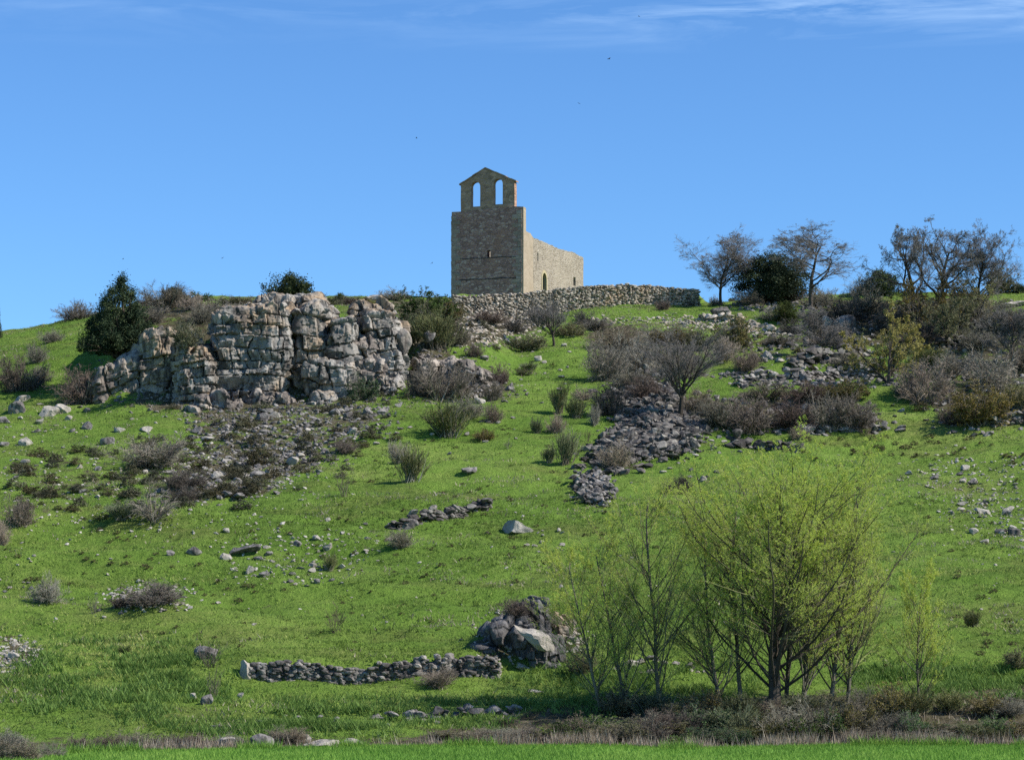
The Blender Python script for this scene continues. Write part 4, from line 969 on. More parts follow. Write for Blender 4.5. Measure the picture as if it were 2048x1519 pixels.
# ------------------------------------------------------------------ single boulders: px, base row, width px, height px, material, label
BOULD = [
 (1036, 1064, 58, 26, 'stone_pale', "flat pale boulder with a dark underside alone in the middle slope", -.05),
 (945, 946, 44, 15, 'stone_grey', "low speckled grey boulder sunk in the grass below the cliff", 0),
 (1076, 722, 15, 13, 'stone_pale', "bright white stone on the green path below the chapel wall", 0),
 (960, 806, 22, 12, 'stone_pale', "pale flat slab at the foot of the dark outcrop", -.3),
 (491, 1358, 26, 40, 'stone_pale', "pale upright boulder at the end of the retaining wall", 0),
 (992, 1350, 34, 26, 'stone_pale', "pale wedge boulder ending the retaining wall near the rock mound", -.3),
 (410, 1318, 44, 30, 'stone_grey', "round grey boulder with dry stalks left of the retaining wall", 0),
 (413, 1408, 24, 22, 'stone_grey', "grey pointed stone in the weeds below the round boulder", 0),
 (386, 1398, 12, 14, 'stone_pale', "small pale stone beside the grey pointed stone", 0),
 (481, 1394, 12, 11, 'stone_pale', "small pale leaning stone in grass under the retaining wall", .4),
 (1046, 1340, 38, 15, 'stone_pale', "pale tilted slab lying in front of the rock mound", -.35),
 (1070, 1385, 36, 8, 'stone_pale', "thin pale slab flat in the grass below the rock mound", 0),
 (1262, 1331, 34, 13, 'stone_pale', "white stone lying behind the slender left poplar", 0),
 (1152, 1306, 22, 14, 'stone_pale', "pale block at the right foot of the rock mound", 0),
 (448, 1492, 42, 20, 'stone_pale', "long pale slab leaning on the ditch bank", .35),
 (522, 1494, 44, 30, 'stone_grey', "domed grey rock in the ditch bank", 0),
 (613, 1482, 18, 16, 'stone_pale', "white square stone on top of the ditch bank", 0),
 (642, 1496, 64, 18, 'stone_pale', "wide pale slab along the ditch edge below the white square stone", .05),
 (700, 1494, 52, 20, 'stone_pale', "pale sloping slab at the end of the ditch stones", .1),
 (430, 1457, 26, 10, 'stone_grey', "low grey stone on the terrace edge above the ditch", 0),
 (386, 1108, 34, 17, 'stone_grey', "angular grey boulder alone on the left middle slope", 0),
 (341, 1110, 16, 12, 'stone_grey', "small grey stone left of the angular boulder", 0),
 (490, 1108, 62, 20, 'stone_grey', "dark layered rock half buried in the left slope", .2),
 (452, 1118, 24, 14, 'stone_pale', "pale stone touching the dark layered rock", 0),
 (500, 1146, 18, 18, 'stone_pale', "pale leaning stone below the dark layered rock", .3),
 (92, 832, 44, 24, 'stone_pale', "pale slab leaning on its twin left of the cliff", .3),
 (122, 826, 36, 22, 'stone_pale', "pale slab right of its twin below the cliff's left end", .1),
 (32, 826, 34, 26, 'stone_grey', "grey block at the left edge below the bare scrub", 0),
 (44, 804, 30, 16, 'stone_pale', "pale slab stacked above the grey block at left", .2),
 (8, 846, 26, 16, 'stone_grey', "grey stone cut by the left edge of the view", 0),
 (50, 890, 28, 18, 'stone_pale', "rounded pale stone in the grass left of the heath", 0),
 (214, 888, 28, 16, 'stone_grey', "oval grey stone in grass in front of the cliff's left foot", 0),
 (173, 858, 20, 18, 'stone_grey', "blocky grey stone in grass under the left rock shoulder", 0),
 (238, 864, 22, 11, 'stone_pale', "low pale stone beside the cliff's shaded left grass", 0),
 (291, 862, 24, 11, 'stone_pale', "flat pale stone at the grass edge under the cliff", 0),
 (72, 864, 20, 9, 'stone_grey', "flat grey stone above the rounded pale stone", 0),
 (808, 690, 28, 42, 'cliff_dark', "dark upright boulder perched at the right end of the cliff", 0),
 (858, 672, 24, 20, 'stone_grey', "grey boulder among the brown brooms right of the cliff", .2),
 (1610, 760, 30, 16, 'stone_grey', "smooth grey boulder on the terrace wall left of the willow", -.2),
 (1535, 718, 24, 20, 'stone_pale', "pale boulder on the grass ledge left of the small grey tree", 0),
 (1620, 668, 20, 14, 'stone_pale', "white boulder under the dark rocks below the ridge", 0),
 (1690, 660, 46, 34, 'stone_grey', "pale topped rock standing below the ridge scrub", 0),
 (1660, 652, 30, 24, 'stone_pale', "pale cracked rock left of the pale topped rock", 0),
 (2030, 612, 60, 12, 'stone_pale', "pale flat rock shelf by the bright grass at right ridge", 0),
 (1445, 630, 44, 20, 'stone_dark', "dark rock ledge under the leftmost ridge tree", 0),
 (1965, 1026, 30, 12, 'stone_pale', "white stone in the stony right slope above the leaning one", 0),
 (2012, 1028, 18, 14, 'stone_pale', "white leaning stone in the stony right slope", .4),
 (1948, 1066, 18, 12, 'stone_pale', "white round stone lowest in the stony right slope", 0),
 (2030, 1070, 24, 16, 'stone_dark', "dark stone at the right edge of the stony slope", 0),
 (1948, 968, 24, 14, 'stone_grey', "grey stone in the upper stony right slope", 0),
 (820, 1056, 34, 22, 'stone_grey', "grey boulder at the low end of the climbing terrace wall", .2),
 (655, 1042, 12, 9, 'stone_pale', "small white stone with a dark side above the sparse bush", 0),
 (594, 1090, 18, 12, 'stone_grey', "dark grey stone between the layered rock and the stone scatter", 0),
 (360, 600, 34, 14, 'stone_pale', "pale rock on the skyline below the tiny evergreen bush", .1),
 (400, 600, 26, 12, 'stone_pale', "pale rock on the skyline right of the tiny evergreen bush", -.1),
 (752, 598, 40, 12, 'stone_pale', "low pale rock on the skyline between cliff and chapel", 0),
 (26, 1318, 24, 14, 'stone_pale', "pale stone in the eroded bank at the left edge", 0),
]
for i, (px, row, wp, hp, mt, lab, slope) in enumerate(BOULD):
    perched = {808: 207.5, 858: 216.0}.get(px)
    p = place(px, row, perched) if perched else place(px, row); s = 1 / ppm(p[1]); wd, hd = wp * s * 1.08, hp * s * 1.3
    if perched: p = (p[0], p[1], max(p[2] - 0.2, float(terrain(p[0], p[1])) - 0.1))
    o = link("boulder", boulder_mesh("boulder", 300 + i, wd, max(wd * 0.75, .25), hd, M[mt], 10, 4 if wp > 30 else 3, slope), loc=(p[0], p[1] + wd * 0.2, p[2] + hd * 0.22))
    tag(o, lab, "boulder")

# ------------------------------------------------------------------ loose stones one can count, in groups; the finest rubble as stuff
_stone_me = {}
def stone_me(mat, k):
    if (mat, k) not in _stone_me:
        V, Fc = MID[k]; _stone_me[(mat, k)] = np_mesh("loose_stone", V, Fc, M[mat], attrs={'tint': np.full(len(V), 0.2 + 0.6 * ((k * 37) % 10) / 10)})
    return _stone_me[(mat, k)]
def poly_pts(rng, poly, n):
    xs_, ys_ = [a for a, b in poly], [b for a, b in poly]; out = []
    while len(out) < n:
        x, y = rng.uniform(min(xs_), max(xs_), 4 * n), rng.uniform(min(ys_), max(ys_), 4 * n); k = inpoly(x, y, poly)
        out += list(zip(x[k], y[k]))
    a = np.array(out[:n]); return a + rng.normal(0, 1, a.shape) * np.array([min(22, (max(xs_) - min(xs_)) * .09), min(11, (max(ys_) - min(ys_)) * .09)])
def loose(poly, n, size, mats, label, group, seed):
    rng = np.random.default_rng(seed); P = hits(*poly_pts(rng, poly, n).T)
    for p in P:
        if np.isnan(p[0]): continue
        s = rng.uniform(size[0] ** .5, size[1] ** .5) ** 2; a = rng.uniform(.7, 1.3); h = s * rng.uniform(.4, .75)
        o = link("loose_stone", stone_me(mats[rng.integers(len(mats))], int(rng.integers(10))), loc=(p[0], p[1], p[2] + h * 0.22), rotz=rng.uniform(0, 6.28), scale=(s * a, s, h))
        o.rotation_euler[0] = rng.normal(0, .2); tag(o, label, "stone", group)
loose([(0, 800), (180, 820), (330, 850), (330, 890), (0, 900)], 22, (.25, .7), ['stone_pale', 'stone_grey'], "small loose stone in the grass left below the cliff", "loose stones left below the cliff", 1)
loose(ZONES['cliff_scree'][0], 48, (.35, 1.0), ['stone_grey', 'stone_pale', 'stone_grey'], "angular stone in the scree under the cliff", "stones of the scree under the cliff", 2)
loose(ZONES['heath'][0], 26, (.3, .8), ['stone_grey', 'stone_pale'], "grey stone among the heath cushions on the left slope", "stones among the heath cushions", 3)
loose([(430, 1080), (780, 1040), (760, 1110), (640, 1165), (470, 1165)], 30, (.2, .55), ['stone_pale', 'stone_grey'], "small pale stone scattered beside the dark layered rock", "stones scattered round the layered rock", 4)
loose([(1040, 1060), (1130, 1060), (1140, 1100), (1070, 1100)], 12, (.15, .4), ['stone_pale'], "small pale stone right of the flat pale boulder", "stones right of the flat boulder", 5)
loose(ZONES['pale_a'][0], 40, (.2, .6), ['stone_pale', 'stone_pale', 'stone_grey'], "pale stone scattered over the grass on the right slope", "stones scattered on the right slope", 6)
loose([(1000, 690), (1180, 690), (1180, 780), (1000, 800)], 20, (.2, .5), ['stone_pale'], "pale stone on the green path below the chapel", "stones on the path below the chapel", 7)
loose([(780, 860), (1060, 820), (1060, 900), (800, 930)], 18, (.2, .5), ['stone_pale', 'stone_grey'], "small stone in grass around the brooms below the outcrop", "stones around the brooms", 8)
loose([(1250, 880), (1480, 880), (1420, 960), (1230, 960)], 34, (.25, .6), ['stone_pale', 'stone_grey'], "pale stone rolled out below the dark stone spill", "stones rolled out below the spill", 9)
loose(ZONES['terr_a'][0], 30, (.4, 1.1), ['stone_grey', 'stone_pale', 'stone_dark'], "tumbled stone on the terraces below the ridge", "tumbled stones on the terraces", 10)
loose([(930, 700), (1020, 770), (1030, 800), (860, 800)], 14, (.3, .8), ['stone_grey'], "broken rock lying on the dark outcrop", "broken rock on the outcrop", 11)
loose([(200, 1195), (380, 1200), (370, 1225), (230, 1225)], 12, (.15, .35), ['stone_pale', 'stone_grey'], "small stone under the dark low bush on the left meadow", "stones under the dark low bush", 12)
loose([(0, 1160), (60, 1160), (60, 1185), (0, 1190)], 7, (.15, .35), ['stone_pale', 'stone_grey'], "small stone left of the round bush near the left edge", "stones left of the round bush", 13)
loose([(1190, 1320), (1460, 1315), (1460, 1350), (1190, 1350)], 18, (.15, .5), ['stone_pale', 'stone_grey'], "stone in the row behind the poplar stems", "row of stones behind the poplars", 14)
loose([(420, 1440), (900, 1425), (900, 1445), (420, 1465)], 14, (.15, .35), ['stone_grey', 'stone_pale'], "small stone along the terrace edge above the ditch", "stones along the terrace edge", 15)
def rubble(name, label, zones, n, size, mat, seed, heap=None, tilt=.6):
    rng = np.random.default_rng(seed); A = np.concatenate([hits(*poly_pts(rng, ZONES[z][0] if isinstance(z, str) else z, int(n / len(zones))).T) for z in zones])
    A = A[~np.isnan(A[:, 0])]; s = rng.uniform(size[0] ** .5, size[1] ** .5, len(A)) ** 2
    S = np.stack([s * rng.uniform(.8, 1.3, len(A)), s, s * rng.uniform(.45, .8, len(A))], 1)
    if heap is not None: A[:, 2] += heap(A, rng)
    A[:, 2] += S[:, 2] * 0.05
    V, Fc, t = pile(rng, A, S, SMALL, tilt); c = np.array([A[:, 0].mean(), A[:, 1].mean(), A[:, 2].mean()])
    o = link(name, np_mesh(name, V - c, Fc, M[mat], attrs={'tint': t}), loc=tuple(c)); return tag(o, label, "rubble", kind='stuff')
rubble("stone_spill", "dark spill of broken stones round the bare fan shaped tree", ['spill'], 3000, (.10, .85), 'stone_dark', 41, lambda A, r: r.random(len(A)) ** 1.5 * 0.9 * np.clip(1 - np.abs((A[:, 0] - ray(1300, 840)[0] * A[:, 1]) / 4.5), 0, 1) * .7)
rubble("stone_spill", "small heap of grey stones below the dark spill", ['spill_low'], 260, (.2, .55), 'stone_grey', 42, lambda A, r: r.random(len(A)) * 0.5)
rubble("scree", "fine stony scree fallen below the cliff", ['cliff_scree', 'cliff_scree', 'cliff_foot'], 3400, (.08, .46), 'stone_grey', 43)
rubble("rubble", "fallen pale rubble at the foot of the enclosure wall", ['wall_foot', 'wall_foot', 'ridge_right'], 1300, (.16, .45), 'stone_wall', 44)
rubble("rubble", "grey rubble on the stony terraces at right", ['terr_a', 'terr_b', 'right_slope', 'thicket'], 1700, (.15, .6), 'stone_grey', 45)
rubble("rubble", "stones lying on the ridge under the brown scrub", ['ridge_scrub', 'ridge_mid'], 500, (.2, .6), 'stone_grey', 46)
rubble("rubble", "scattered little stones in the grass of the hillside", ['pale_a', 'heath', 'stone_line', 'patch_a', 'bank_left', 'mound', 'slope_all', 'slope_left', 'slope_left', 'pale_a'], 2600, (.06, .26), 'stone_pale', 47)
rubble("rubble", "broken stone fragments on the dark outcrop", ['outcrop'], 500, (.12, .4), 'stone_grey', 48)
# ------------------------------------------------------------------ shrubs
STY = {'grey': ('bare', ('twig_grey', 'twig_grey', 'leaf_thin'), 4, 500), 'brown': ('brown', ('twig_brown', 'twig_brown', 'leaf_thin'), 4, 520),
       'black': ('black', ('twig_black', 'twig_black', 'leaf_thin'), 4, 540), 'broom': ('broom', ('twig_brown', 'twig_broom', 'leaf_olive'), 4, 560),
       'sparse': ('sparse', ('twig_black', 'twig_black', 'leaf_thin'), 3, 580), 'olive': ('leafy', ('twig_brown', 'twig_brown', 'leaf_olive'), 4, 600),
       'green': ('leafy', ('twig_brown', 'twig_brown', 'leaf_green'), 3, 620), 'weep': ('weep', ('twig_grey', 'twig_grey', 'leaf_thin'), 2, 640)}
SM = {k: shrub_meshes(v[0], v[1], v[2], v[3]) for k, v in STY.items()}
EG = []
for i in range(4):
    st, fo, f = evergreen_src(660 + i, 170, 90, 0.06, 0.024, 'round'); EG.append((st.mesh("stems", [M['bark_dark']], f), fo.mesh("foliage", [M['leaf_dark']], f)))
HEATH = []
for i in range(5):
    st, fo, f = evergreen_src(680 + i, 60, 34, 0.08, 0.045, 'dome'); HEATH.append(fo.mesh("heath_foliage", [M['heath']], f))
_cnt = {}; _rs = random.Random(5)
NAME = {'grey': 'bare_shrub', 'brown': 'bare_shrub', 'black': 'bare_shrub', 'broom': 'broom_shrub', 'sparse': 'bare_shrub', 'olive': 'leafy_shrub', 'green': 'leafy_shrub', 'weep': 'bare_shrub', 'dark': 'evergreen_shrub'}
def put_shrub(sty, loc, W, H, label, group=None, parts=True, name=None):
    n = len(EG) if sty == 'dark' else len(SM[sty]); k = _cnt.get(sty, 0) % n; _cnt[sty] = _cnt.get(sty, 0) + 1
    rz = _rs.uniform(0, 6.28); sc = (W, W, H * 1.03); loc = (loc[0], loc[1], loc[2] - 0.04 * H)
    nm = name or NAME[sty]
    if sty == 'dark':
        e = thing(nm, label, "shrub", loc, rz, group, sc); link("stems", EG[k][0], e); link("foliage", EG[k][1], e); return e
    a, b, j = SM[sty][k]
    if parts:
        e = thing(nm, label, "shrub", loc, rz, group, sc); link("stems", a, e); link("twigs", b, e); return e
    return tag(link(nm, j, None, loc, rz, sc), label, "shrub", group)
SHR = [
 (155, 640, 78, 40, 'black', "dark rounded scrub on the left skyline beside the juniper"),
 (102, 684, 48, 30, 'brown', "brown bare bush on the bright slope under the left skyline"),
 (72, 725, 42, 44, 'grey', "thin grey bush above the dense grey scrub at far left"),
 (42, 780, 96, 70, 'black', "dense dark grey scrub near the left edge above the stones"),
 (85, 765, 40, 40, 'grey', "small grey scrub touching the dense scrub at far left"),
 (168, 806, 90, 72, 'black', "dark shrub in shade against the cliff's left end"),
 (215, 790, 50, 60, 'grey', "grey twiggy shrub growing at the left rock shoulder"),
 (332, 655, 96, 52, 'brown', "brown bare shrub between the juniper and the cliff top", 222),
 (385, 640, 60, 40, 'grey', "grey bare shrub on the cliff's upper left shelf", 220),
 (440, 616, 96, 40, 'black', "dark low shrub on the cliff's top left edge", 217),
 (400, 606, 46, 22, 'green', "low green bush on the skyline above the cliff's left shelf", 250),
 (352, 584, 38, 26, 'dark', "tiny evergreen bush alone on the skyline right of the juniper"),
 (580, 586, 90, 66, 'dark', "round dark evergreen bush standing on top of the cliff", 236),
 (560, 600, 60, 16, 'brown', "low brown scrub at the foot of the round evergreen", 226),
 (625, 598, 50, 16, 'black', "low dark scrub right of the round evergreen on the cliff top", 226),
 (680, 594, 22, 24, 'dark', "small pointed evergreen on the skyline over the cliff's right part", 240),
 (735, 600, 50, 18, 'olive', "low olive scrub on the skyline over the cliff's right end", 236),
 (700, 604, 60, 18, 'black', "dark scrub strip between the small pointed evergreen and the rocks", 228),
 (650, 612, 70, 20, 'olive', "low olive scrub lining the cliff's top edge in its middle", 224),
 (760, 612, 70, 26, 'broom', "low broom lining the cliff's top edge at its right end", 224),
 (790, 600, 60, 26, 'brown', "brown scrub on the skyline left of the green rounded shrub"),
 (690, 600, 60, 16, 'brown', "thin brown scrub strip on the skyline right of the round evergreen", 250),
 (820, 612, 80, 40, 'black', "dark scrub between the cliff's top right and the green rounded shrub", 232),
 (300, 618, 60, 34, 'grey', "grey bare shrub on the skyline just right of the juniper", 240),
 (362, 604, 70, 18, 'brown', "low brown scrub on the skyline under the tiny evergreen bush", 246),
 (520, 604, 60, 22, 'grey', "grey scrub on the skyline over the cliff's left centre", 232),
 (470, 598, 60, 18, 'olive', "low olive scrub on the skyline over the cliff's left part", 240),
 (1400, 700, 60, 40, 'olive', "olive scrub just right of the fan tree's crown top"),
 (1540, 640, 50, 30, 'brown', "brown scrub left of the dark green ridge bush"),
 (1660, 690, 70, 40, 'grey', "grey scrub behind the small grey tree on the terrace"),
 (1700, 735, 60, 36, 'brown', "brown scrub right of the small grey tree's trunk"),
 (1850, 735, 70, 50, 'broom', "greenish broom on the ledge right of the willow"),
 (1960, 700, 80, 50, 'brown', "brown scrub below the brown olive tree at right"),
 (2030, 660, 70, 50, 'grey', "grey shrub under the pale rock shelf at right"),
 (300, 664, 80, 46, 'grey', "grey scrub right behind the juniper above the left rock shoulder", 216),
 (405, 668, 60, 40, 'brown', "brown scrub beside the cliff's main face at its upper left", 215),
 (350, 616, 100, 30, 'black', "dark scrub band on the slope top right of the juniper", 236),
 (372, 690, 68, 50, 'olive', "olive green shrub growing in the cliff's notch", 203.2),
 (725, 808, 64, 62, 'green', "dark green shrub under the cliff's overhang", 203.6),
 (850, 642, 112, 62, 'green', "green rounded shrub on the skyline left of the chapel"),
 (802, 640, 66, 46, 'broom', "broom beside the green rounded shrub above the cliff's right end", 226),
 (905, 640, 56, 44, 'olive', "olive shrub touching the left end of the chapel's enclosure wall"),
 (880, 698, 84, 82, 'broom', "tall brown green broom below the chapel's left corner"),
 (826, 690, 70, 62, 'broom', "broom right of the perched dark boulder"),
 (915, 690, 50, 60, 'brown', "brown shrub below the left end of the enclosure wall"),
 (845, 665, 70, 50, 'olive', "olive shrub in the middle of the broom mass left of the chapel"),
 (884, 800, 128, 86, 'grey', "wide grey twiggy thicket in front of the dark outcrop"),
 (838, 790, 50, 60, 'black', "dark twiggy shrub between the cliff and the grey thicket"),
 (985, 800, 40, 40, 'grey', "grey shrub on the lower end of the dark outcrop"),
 (1002, 768, 36, 44, 'black', "small dark shrub at the right tip of the outcrop"),
 (948, 712, 32, 28, 'black', "small dark shrub on the grass above the dark outcrop"),
 (1060, 740, 34, 17, 'broom', "low tuft of broom on the green path"),
 (1048, 750, 30, 14, 'olive', "low olive tuft below the low broom on the path"),
 (898, 872, 82, 78, 'broom', "round broom bush on the grass below the outcrop"),
 (930, 835, 70, 50, 'brown', "brown shrub leaning behind the round broom"),
 (985, 845, 42, 48, 'grey', "grey bush right of the round broom"),
 (970, 880, 40, 22, 'olive', "low olive bush in front of the round broom"),
 (690, 905, 44, 32, 'black', "dark little bush on the scree's right edge"),
 (795, 925, 48, 50, 'grey', "grey bush behind the taller broom on the slope"),
 (822, 962, 62, 72, 'broom', "taller yellowish broom alone on the middle slope"),
 (690, 992, 34, 46, 'sparse', "small dark upright bush left of the taller broom"),
 (1118, 826, 36, 64, 'broom', "tall narrow broom on the path side"),
 (1152, 836, 44, 46, 'broom', "spreading broom right of the tall narrow one"),
 (1191, 850, 24, 46, 'grey', "thin grey upright bush next to the spreading broom"),
 (1110, 864, 40, 38, 'grey', "grey bush below the tall narrow broom"),
 (1073, 866, 26, 34, 'broom', "small broom left of the grey bush on the path"),
 (1132, 926, 52, 72, 'broom', "large upright broom low on the path side"),
 (1097, 924, 28, 34, 'broom', "small broom left of the large upright broom"),
 (1175, 882, 20, 28, 'sparse', "thin dark bush near the spill's edge"),
 (1017, 896, 20, 20, 'sparse', "tiny dark bush alone in the grass"),
 (1215, 828, 76, 66, 'black', "dark grey bush leaning on the stone spill's upper left"),
 (1165, 800, 40, 30, 'grey', "low grey bush at the path beside the spill"),
 (1235, 940, 74, 66, 'brown', "brown bush on the lower left edge of the stone spill"),
 (1300, 800, 84, 50, 'black', "dark scrub in the middle of the stone spill left of the fan tree"),
 (1400, 830, 70, 56, 'brown', "brown scrub on the spill right of the fan tree's trunk"),
 (1265, 775, 90, 44, 'brown', "brown scrub on the top of the stone spill"),
 (1360, 985, 60, 36, 'black', "dark low bush just below the spill's pale stones"),
 (1210, 760, 90, 96, 'grey', "tall grey bush right of the green path"),
 (1268, 742, 92, 78, 'grey', "big grey thicket behind the bare fan tree"),
 (1240, 700, 90, 60, 'brown', "brown thicket above the tall grey bush"),
 (1190, 660, 70, 30, 'black', "dark scrub right of the bare bush under the enclosure wall"),
 (1165, 650, 40, 34, 'black', "dark round scrub just below the enclosure wall's middle"),
 (1140, 672, 60, 30, 'olive', "olive scrub beneath the bare bush under the enclosure wall"),
 (1060, 700, 70, 34, 'olive', "olive scrub left of the bare bush's trunk"),
 (1030, 664, 50, 34, 'black', "dark scrub on the rubble below the chapel's facade"),
 (975, 645, 70, 26, 'black', "dark low scrub under the enclosure wall's left part"),
 (1345, 690, 90, 36, 'olive', "olive scrub behind the crown of the fan tree"),
 (1325, 620, 30, 26, 'black', "dark scrub against the right part of the enclosure wall"),
 (1372, 613, 48, 26, 'black', "dark scrub at the right end of the enclosure wall"),
 (1225, 605, 24, 14, 'brown', "little brown scrub at the foot of the enclosure wall"),
 (1470, 695, 76, 64, 'olive', "olive bush in grass right of the fan tree's top"),
 (1440, 720, 70, 50, 'grey', "grey shrub right of the fan tree at mid crown"),
 (1492, 742, 56, 56, 'grey', "grey shrub on the left end of the terrace wall"),
 (1572, 645, 46, 40, 'dark', "dark green bush on the ridge slope below the second ridge tree"),
 (1582, 668, 50, 32, 'black', "dark low scrub below the dark green ridge bush"),
 (1560, 690, 60, 26, 'grey', "low grey scrub on the ledge below the dark ridge bush"),
 (1500, 860, 110, 72, 'black', "dark grey bush left in the long thicket over the meadow"),
 (1440, 850, 90, 60, 'brown', "brown bush between the fan tree and the long thicket"),
 (1585, 858, 90, 74, 'black', "dark bush in the middle of the long thicket"),
 (1655, 856, 104, 76, 'grey', "grey purple bush in the long thicket"),
 (1715, 852, 84, 64, 'black', "dark bush at the right end of the long thicket"),
 (1695, 800, 90, 44, 'olive', "olive bush above the long thicket's right part"),
 (1610, 800, 100, 40, 'black', "dark low bush above the long thicket's middle"),
 (1530, 795, 90, 36, 'brown', "brown low bush above the long thicket's left part"),
 (1732, 872, 44, 30, 'sparse', "small twiggy bush in grass below the long thicket"),
 (1600, 878, 40, 34, 'brown', "small brown bush at the lower edge of the long thicket"),
 (1850, 806, 104, 92, 'grey', "big grey green bush right of the willow"),
 (1820, 790, 60, 50, 'black', "dark bush between the willow and the big grey green bush"),
 (1960, 850, 120, 86, 'olive', "large dark olive bush at the meadow's upper right edge"),
 (1905, 848, 60, 44, 'black', "dark bush left of the large olive bush"),
 (2035, 815, 60, 50, 'olive', "brownish green bush at the right edge of the view"),
 (1900, 752, 80, 60, 'grey', "grey shrub on the stones above the large olive bush"),
 (1975, 780, 110, 90, 'grey', "wide pale grey shrub left of the small tree at right"),
 (2040, 740, 80, 70, 'grey', "grey shrub behind the small tree at the right edge"),
 (1935, 740, 60, 34, 'brown', "brown scrub on the grey stones at right"),
 (1690, 640, 90, 50, 'black', "dark scrub on the ridge between the two tree groups"),
 (1640, 612, 60, 40, 'brown', "brown scrub at the foot of the second ridge tree"),
 (1740, 625, 90, 60, 'brown', "brown scrub left under the three ridge trees"),
 (1790, 660, 90, 50, 'black', "dark scrub above the willow"),
 (1722, 580, 60, 42, 'brown', "brown scrub on the skyline left of the three ridge trees"),
 (1765, 582, 76, 46, 'dark', "dark evergreen scrub on the skyline left of the three trees"),
 (2000, 580, 66, 60, 'olive', "olive bush on the skyline right of the three ridge trees"),
 (2035, 572, 40, 24, 'dark', "low evergreen bush on the skyline at the right edge"),
 (1845, 690, 90, 44, 'black', "dark scrub at the foot of the brown tree clump"),
 (1990, 660, 80, 60, 'grey', "grey shrub right of the brown tree clump"),
 (1500, 610, 70, 36, 'brown', "brown scrub under the dark evergreen on the ridge"),
 (1570, 604, 70, 36, 'black', "dark scrub right under the dark evergreen on the ridge"),
 (1430, 600, 34, 26, 'grey', "thin scrub left of the first ridge tree's trunk"),
 (315, 932, 136, 66, 'grey', "large grey bush on the heath in front of the cliff"),
 (375, 975, 90, 40, 'black', "dark scrub below the large grey bush on the heath"),
 (306, 1040, 92, 74, 'weep', "grey drooping bush with bent twigs on the left slope"),
 (247, 1038, 60, 38, 'broom', "low greenish bush left of the drooping bush"),
 (365, 1002, 60, 32, 'black', "dark low bush behind the drooping bush"),
 (36, 1050, 58, 66, 'grey', "thin grey bush at the left edge below the heath"),
 (-2, 1090, 40, 52, 'grey', "grey bush cut by the left edge of the view"),
 (95, 1204, 68, 58, 'grey', "round grey bush near the left edge of the meadow"),
 (190, 1226, 26, 40, 'sparse', "small thin bush between the round bush and the dark low one"),
 (312, 1206, 124, 46, 'black', "dark low spreading bush on stones in the left meadow"),
 (245, 1212, 50, 26, 'black', "little dark scrub at the left end of the dark low bush"),
 (672, 1262, 42, 58, 'sparse', "sparse bush with bare stems alone in the meadow"),
 (660, 1140, 28, 38, 'broom', "small upright bush at the end of the stone scatter"),
 (800, 1094, 52, 38, 'brown', "brown bush below the climbing terrace wall"),
 (425, 1334, 60, 52, 'sparse', "dry stalky bush beside the round boulder"),
 (430, 1394, 32, 62, 'sparse', "thin dry bush below the round boulder"),
 (880, 1372, 76, 44, 'grey', "grey bush in front of the retaining wall"),
 (1035, 1228, 64, 36, 'black', "dark scrub growing on top of the rock mound", 121.3),
 (1090, 1250, 70, 30, 'brown', "brown scrub on the rock mound's right shoulder", 121.6),
 (1160, 1346, 60, 48, 'olive', "brownish green bush right of the rock mound"),
 (1942, 1254, 32, 36, 'broom', "small dark bush alone in the right meadow"),
 (2036, 1334, 50, 40, 'olive', "bush at the right edge above the ditch"),
 (250, 1304, 26, 14, 'green', "small green tuft in the left meadow above the weeds"),
]
for s in SHR:
    px, row, wp, hp, sty, lab = s[:6]; Y = s[6] if len(s) > 6 else None
    p = place(px, row, Y)
    if Y and Y > 212: p = (p[0], p[1], float(terrain(p[0], p[1])))
    k = 1 / ppm(p[1]); put_shrub(sty, p, wp * k * 1.06, hp * k * 1.1, lab, None, wp > 46)
# heath cushions
rng = np.random.default_rng(77)
def heath(poly, n, size, label, group):
    A = hits(*poly_pts(rng, poly, n).T)
    for p in A:
        if np.isnan(p[0]): continue
        s = rng.uniform(*size); o = link("heath_shrub", HEATH[int(rng.integers(5))], None, (p[0], p[1], p[2] - .03), rng.uniform(0, 6.28), (s, s * rng.uniform(.8, 1.2), s * rng.uniform(.35, .6)))
        tag(o, label, "shrub", group)
heath(ZONES['heath'][0], 96, (.5, 1.5), "low dark heath cushion on the left slope below the cliff", "heath cushions on the left slope")
heath(ZONES['cliff_scree'][0], 50, (.6, 1.6), "low heath cushion growing in the cliff's scree", "heath cushions in the scree")
heath([(0, 985), (180, 1000), (300, 1015), (200, 1060), (0, 1060)], 24, (.4, 1.1), "small heath cushion on the green left edge slope", "heath cushions at the left edge")
heath([(620, 850), (800, 830), (760, 960), (560, 1000)], 26, (.4, 1.1), "heath cushion on the grass right of the scree", "heath cushions right of the scree")
heath(ZONES['terr_a'][0], 24, (.5, 1.4), "low dry scrub tuft among the terrace stones below the ridge", "scrub tufts on the terraces")
heath(ZONES['right_slope'][0], 24, (.5, 1.5), "low dry scrub tuft on the stony slope at right", "scrub tufts on the right stony slope")
heath(ZONES['ridge_scrub'][0], 18, (.6, 1.6), "low scrub tuft under the three gnarled ridge trees", "scrub tufts under the ridge trees")
heath(ZONES['wall_foot'][0], 16, (.5, 1.2), "low scrub tuft in the rubble under the enclosure wall", "scrub tufts under the enclosure wall")
heath(ZONES['spill'][0], 16, (.4, 1.1), "low scrub tuft growing through the dark stone spill", "scrub tufts in the stone spill")
st, fo, f = evergreen_src(699, 26, 14, 0.09, 0.09, 'dome'); V0 = f(fo.raw()); Q0 = fo.F[0][0]; tv = []; tq = []; off = 0
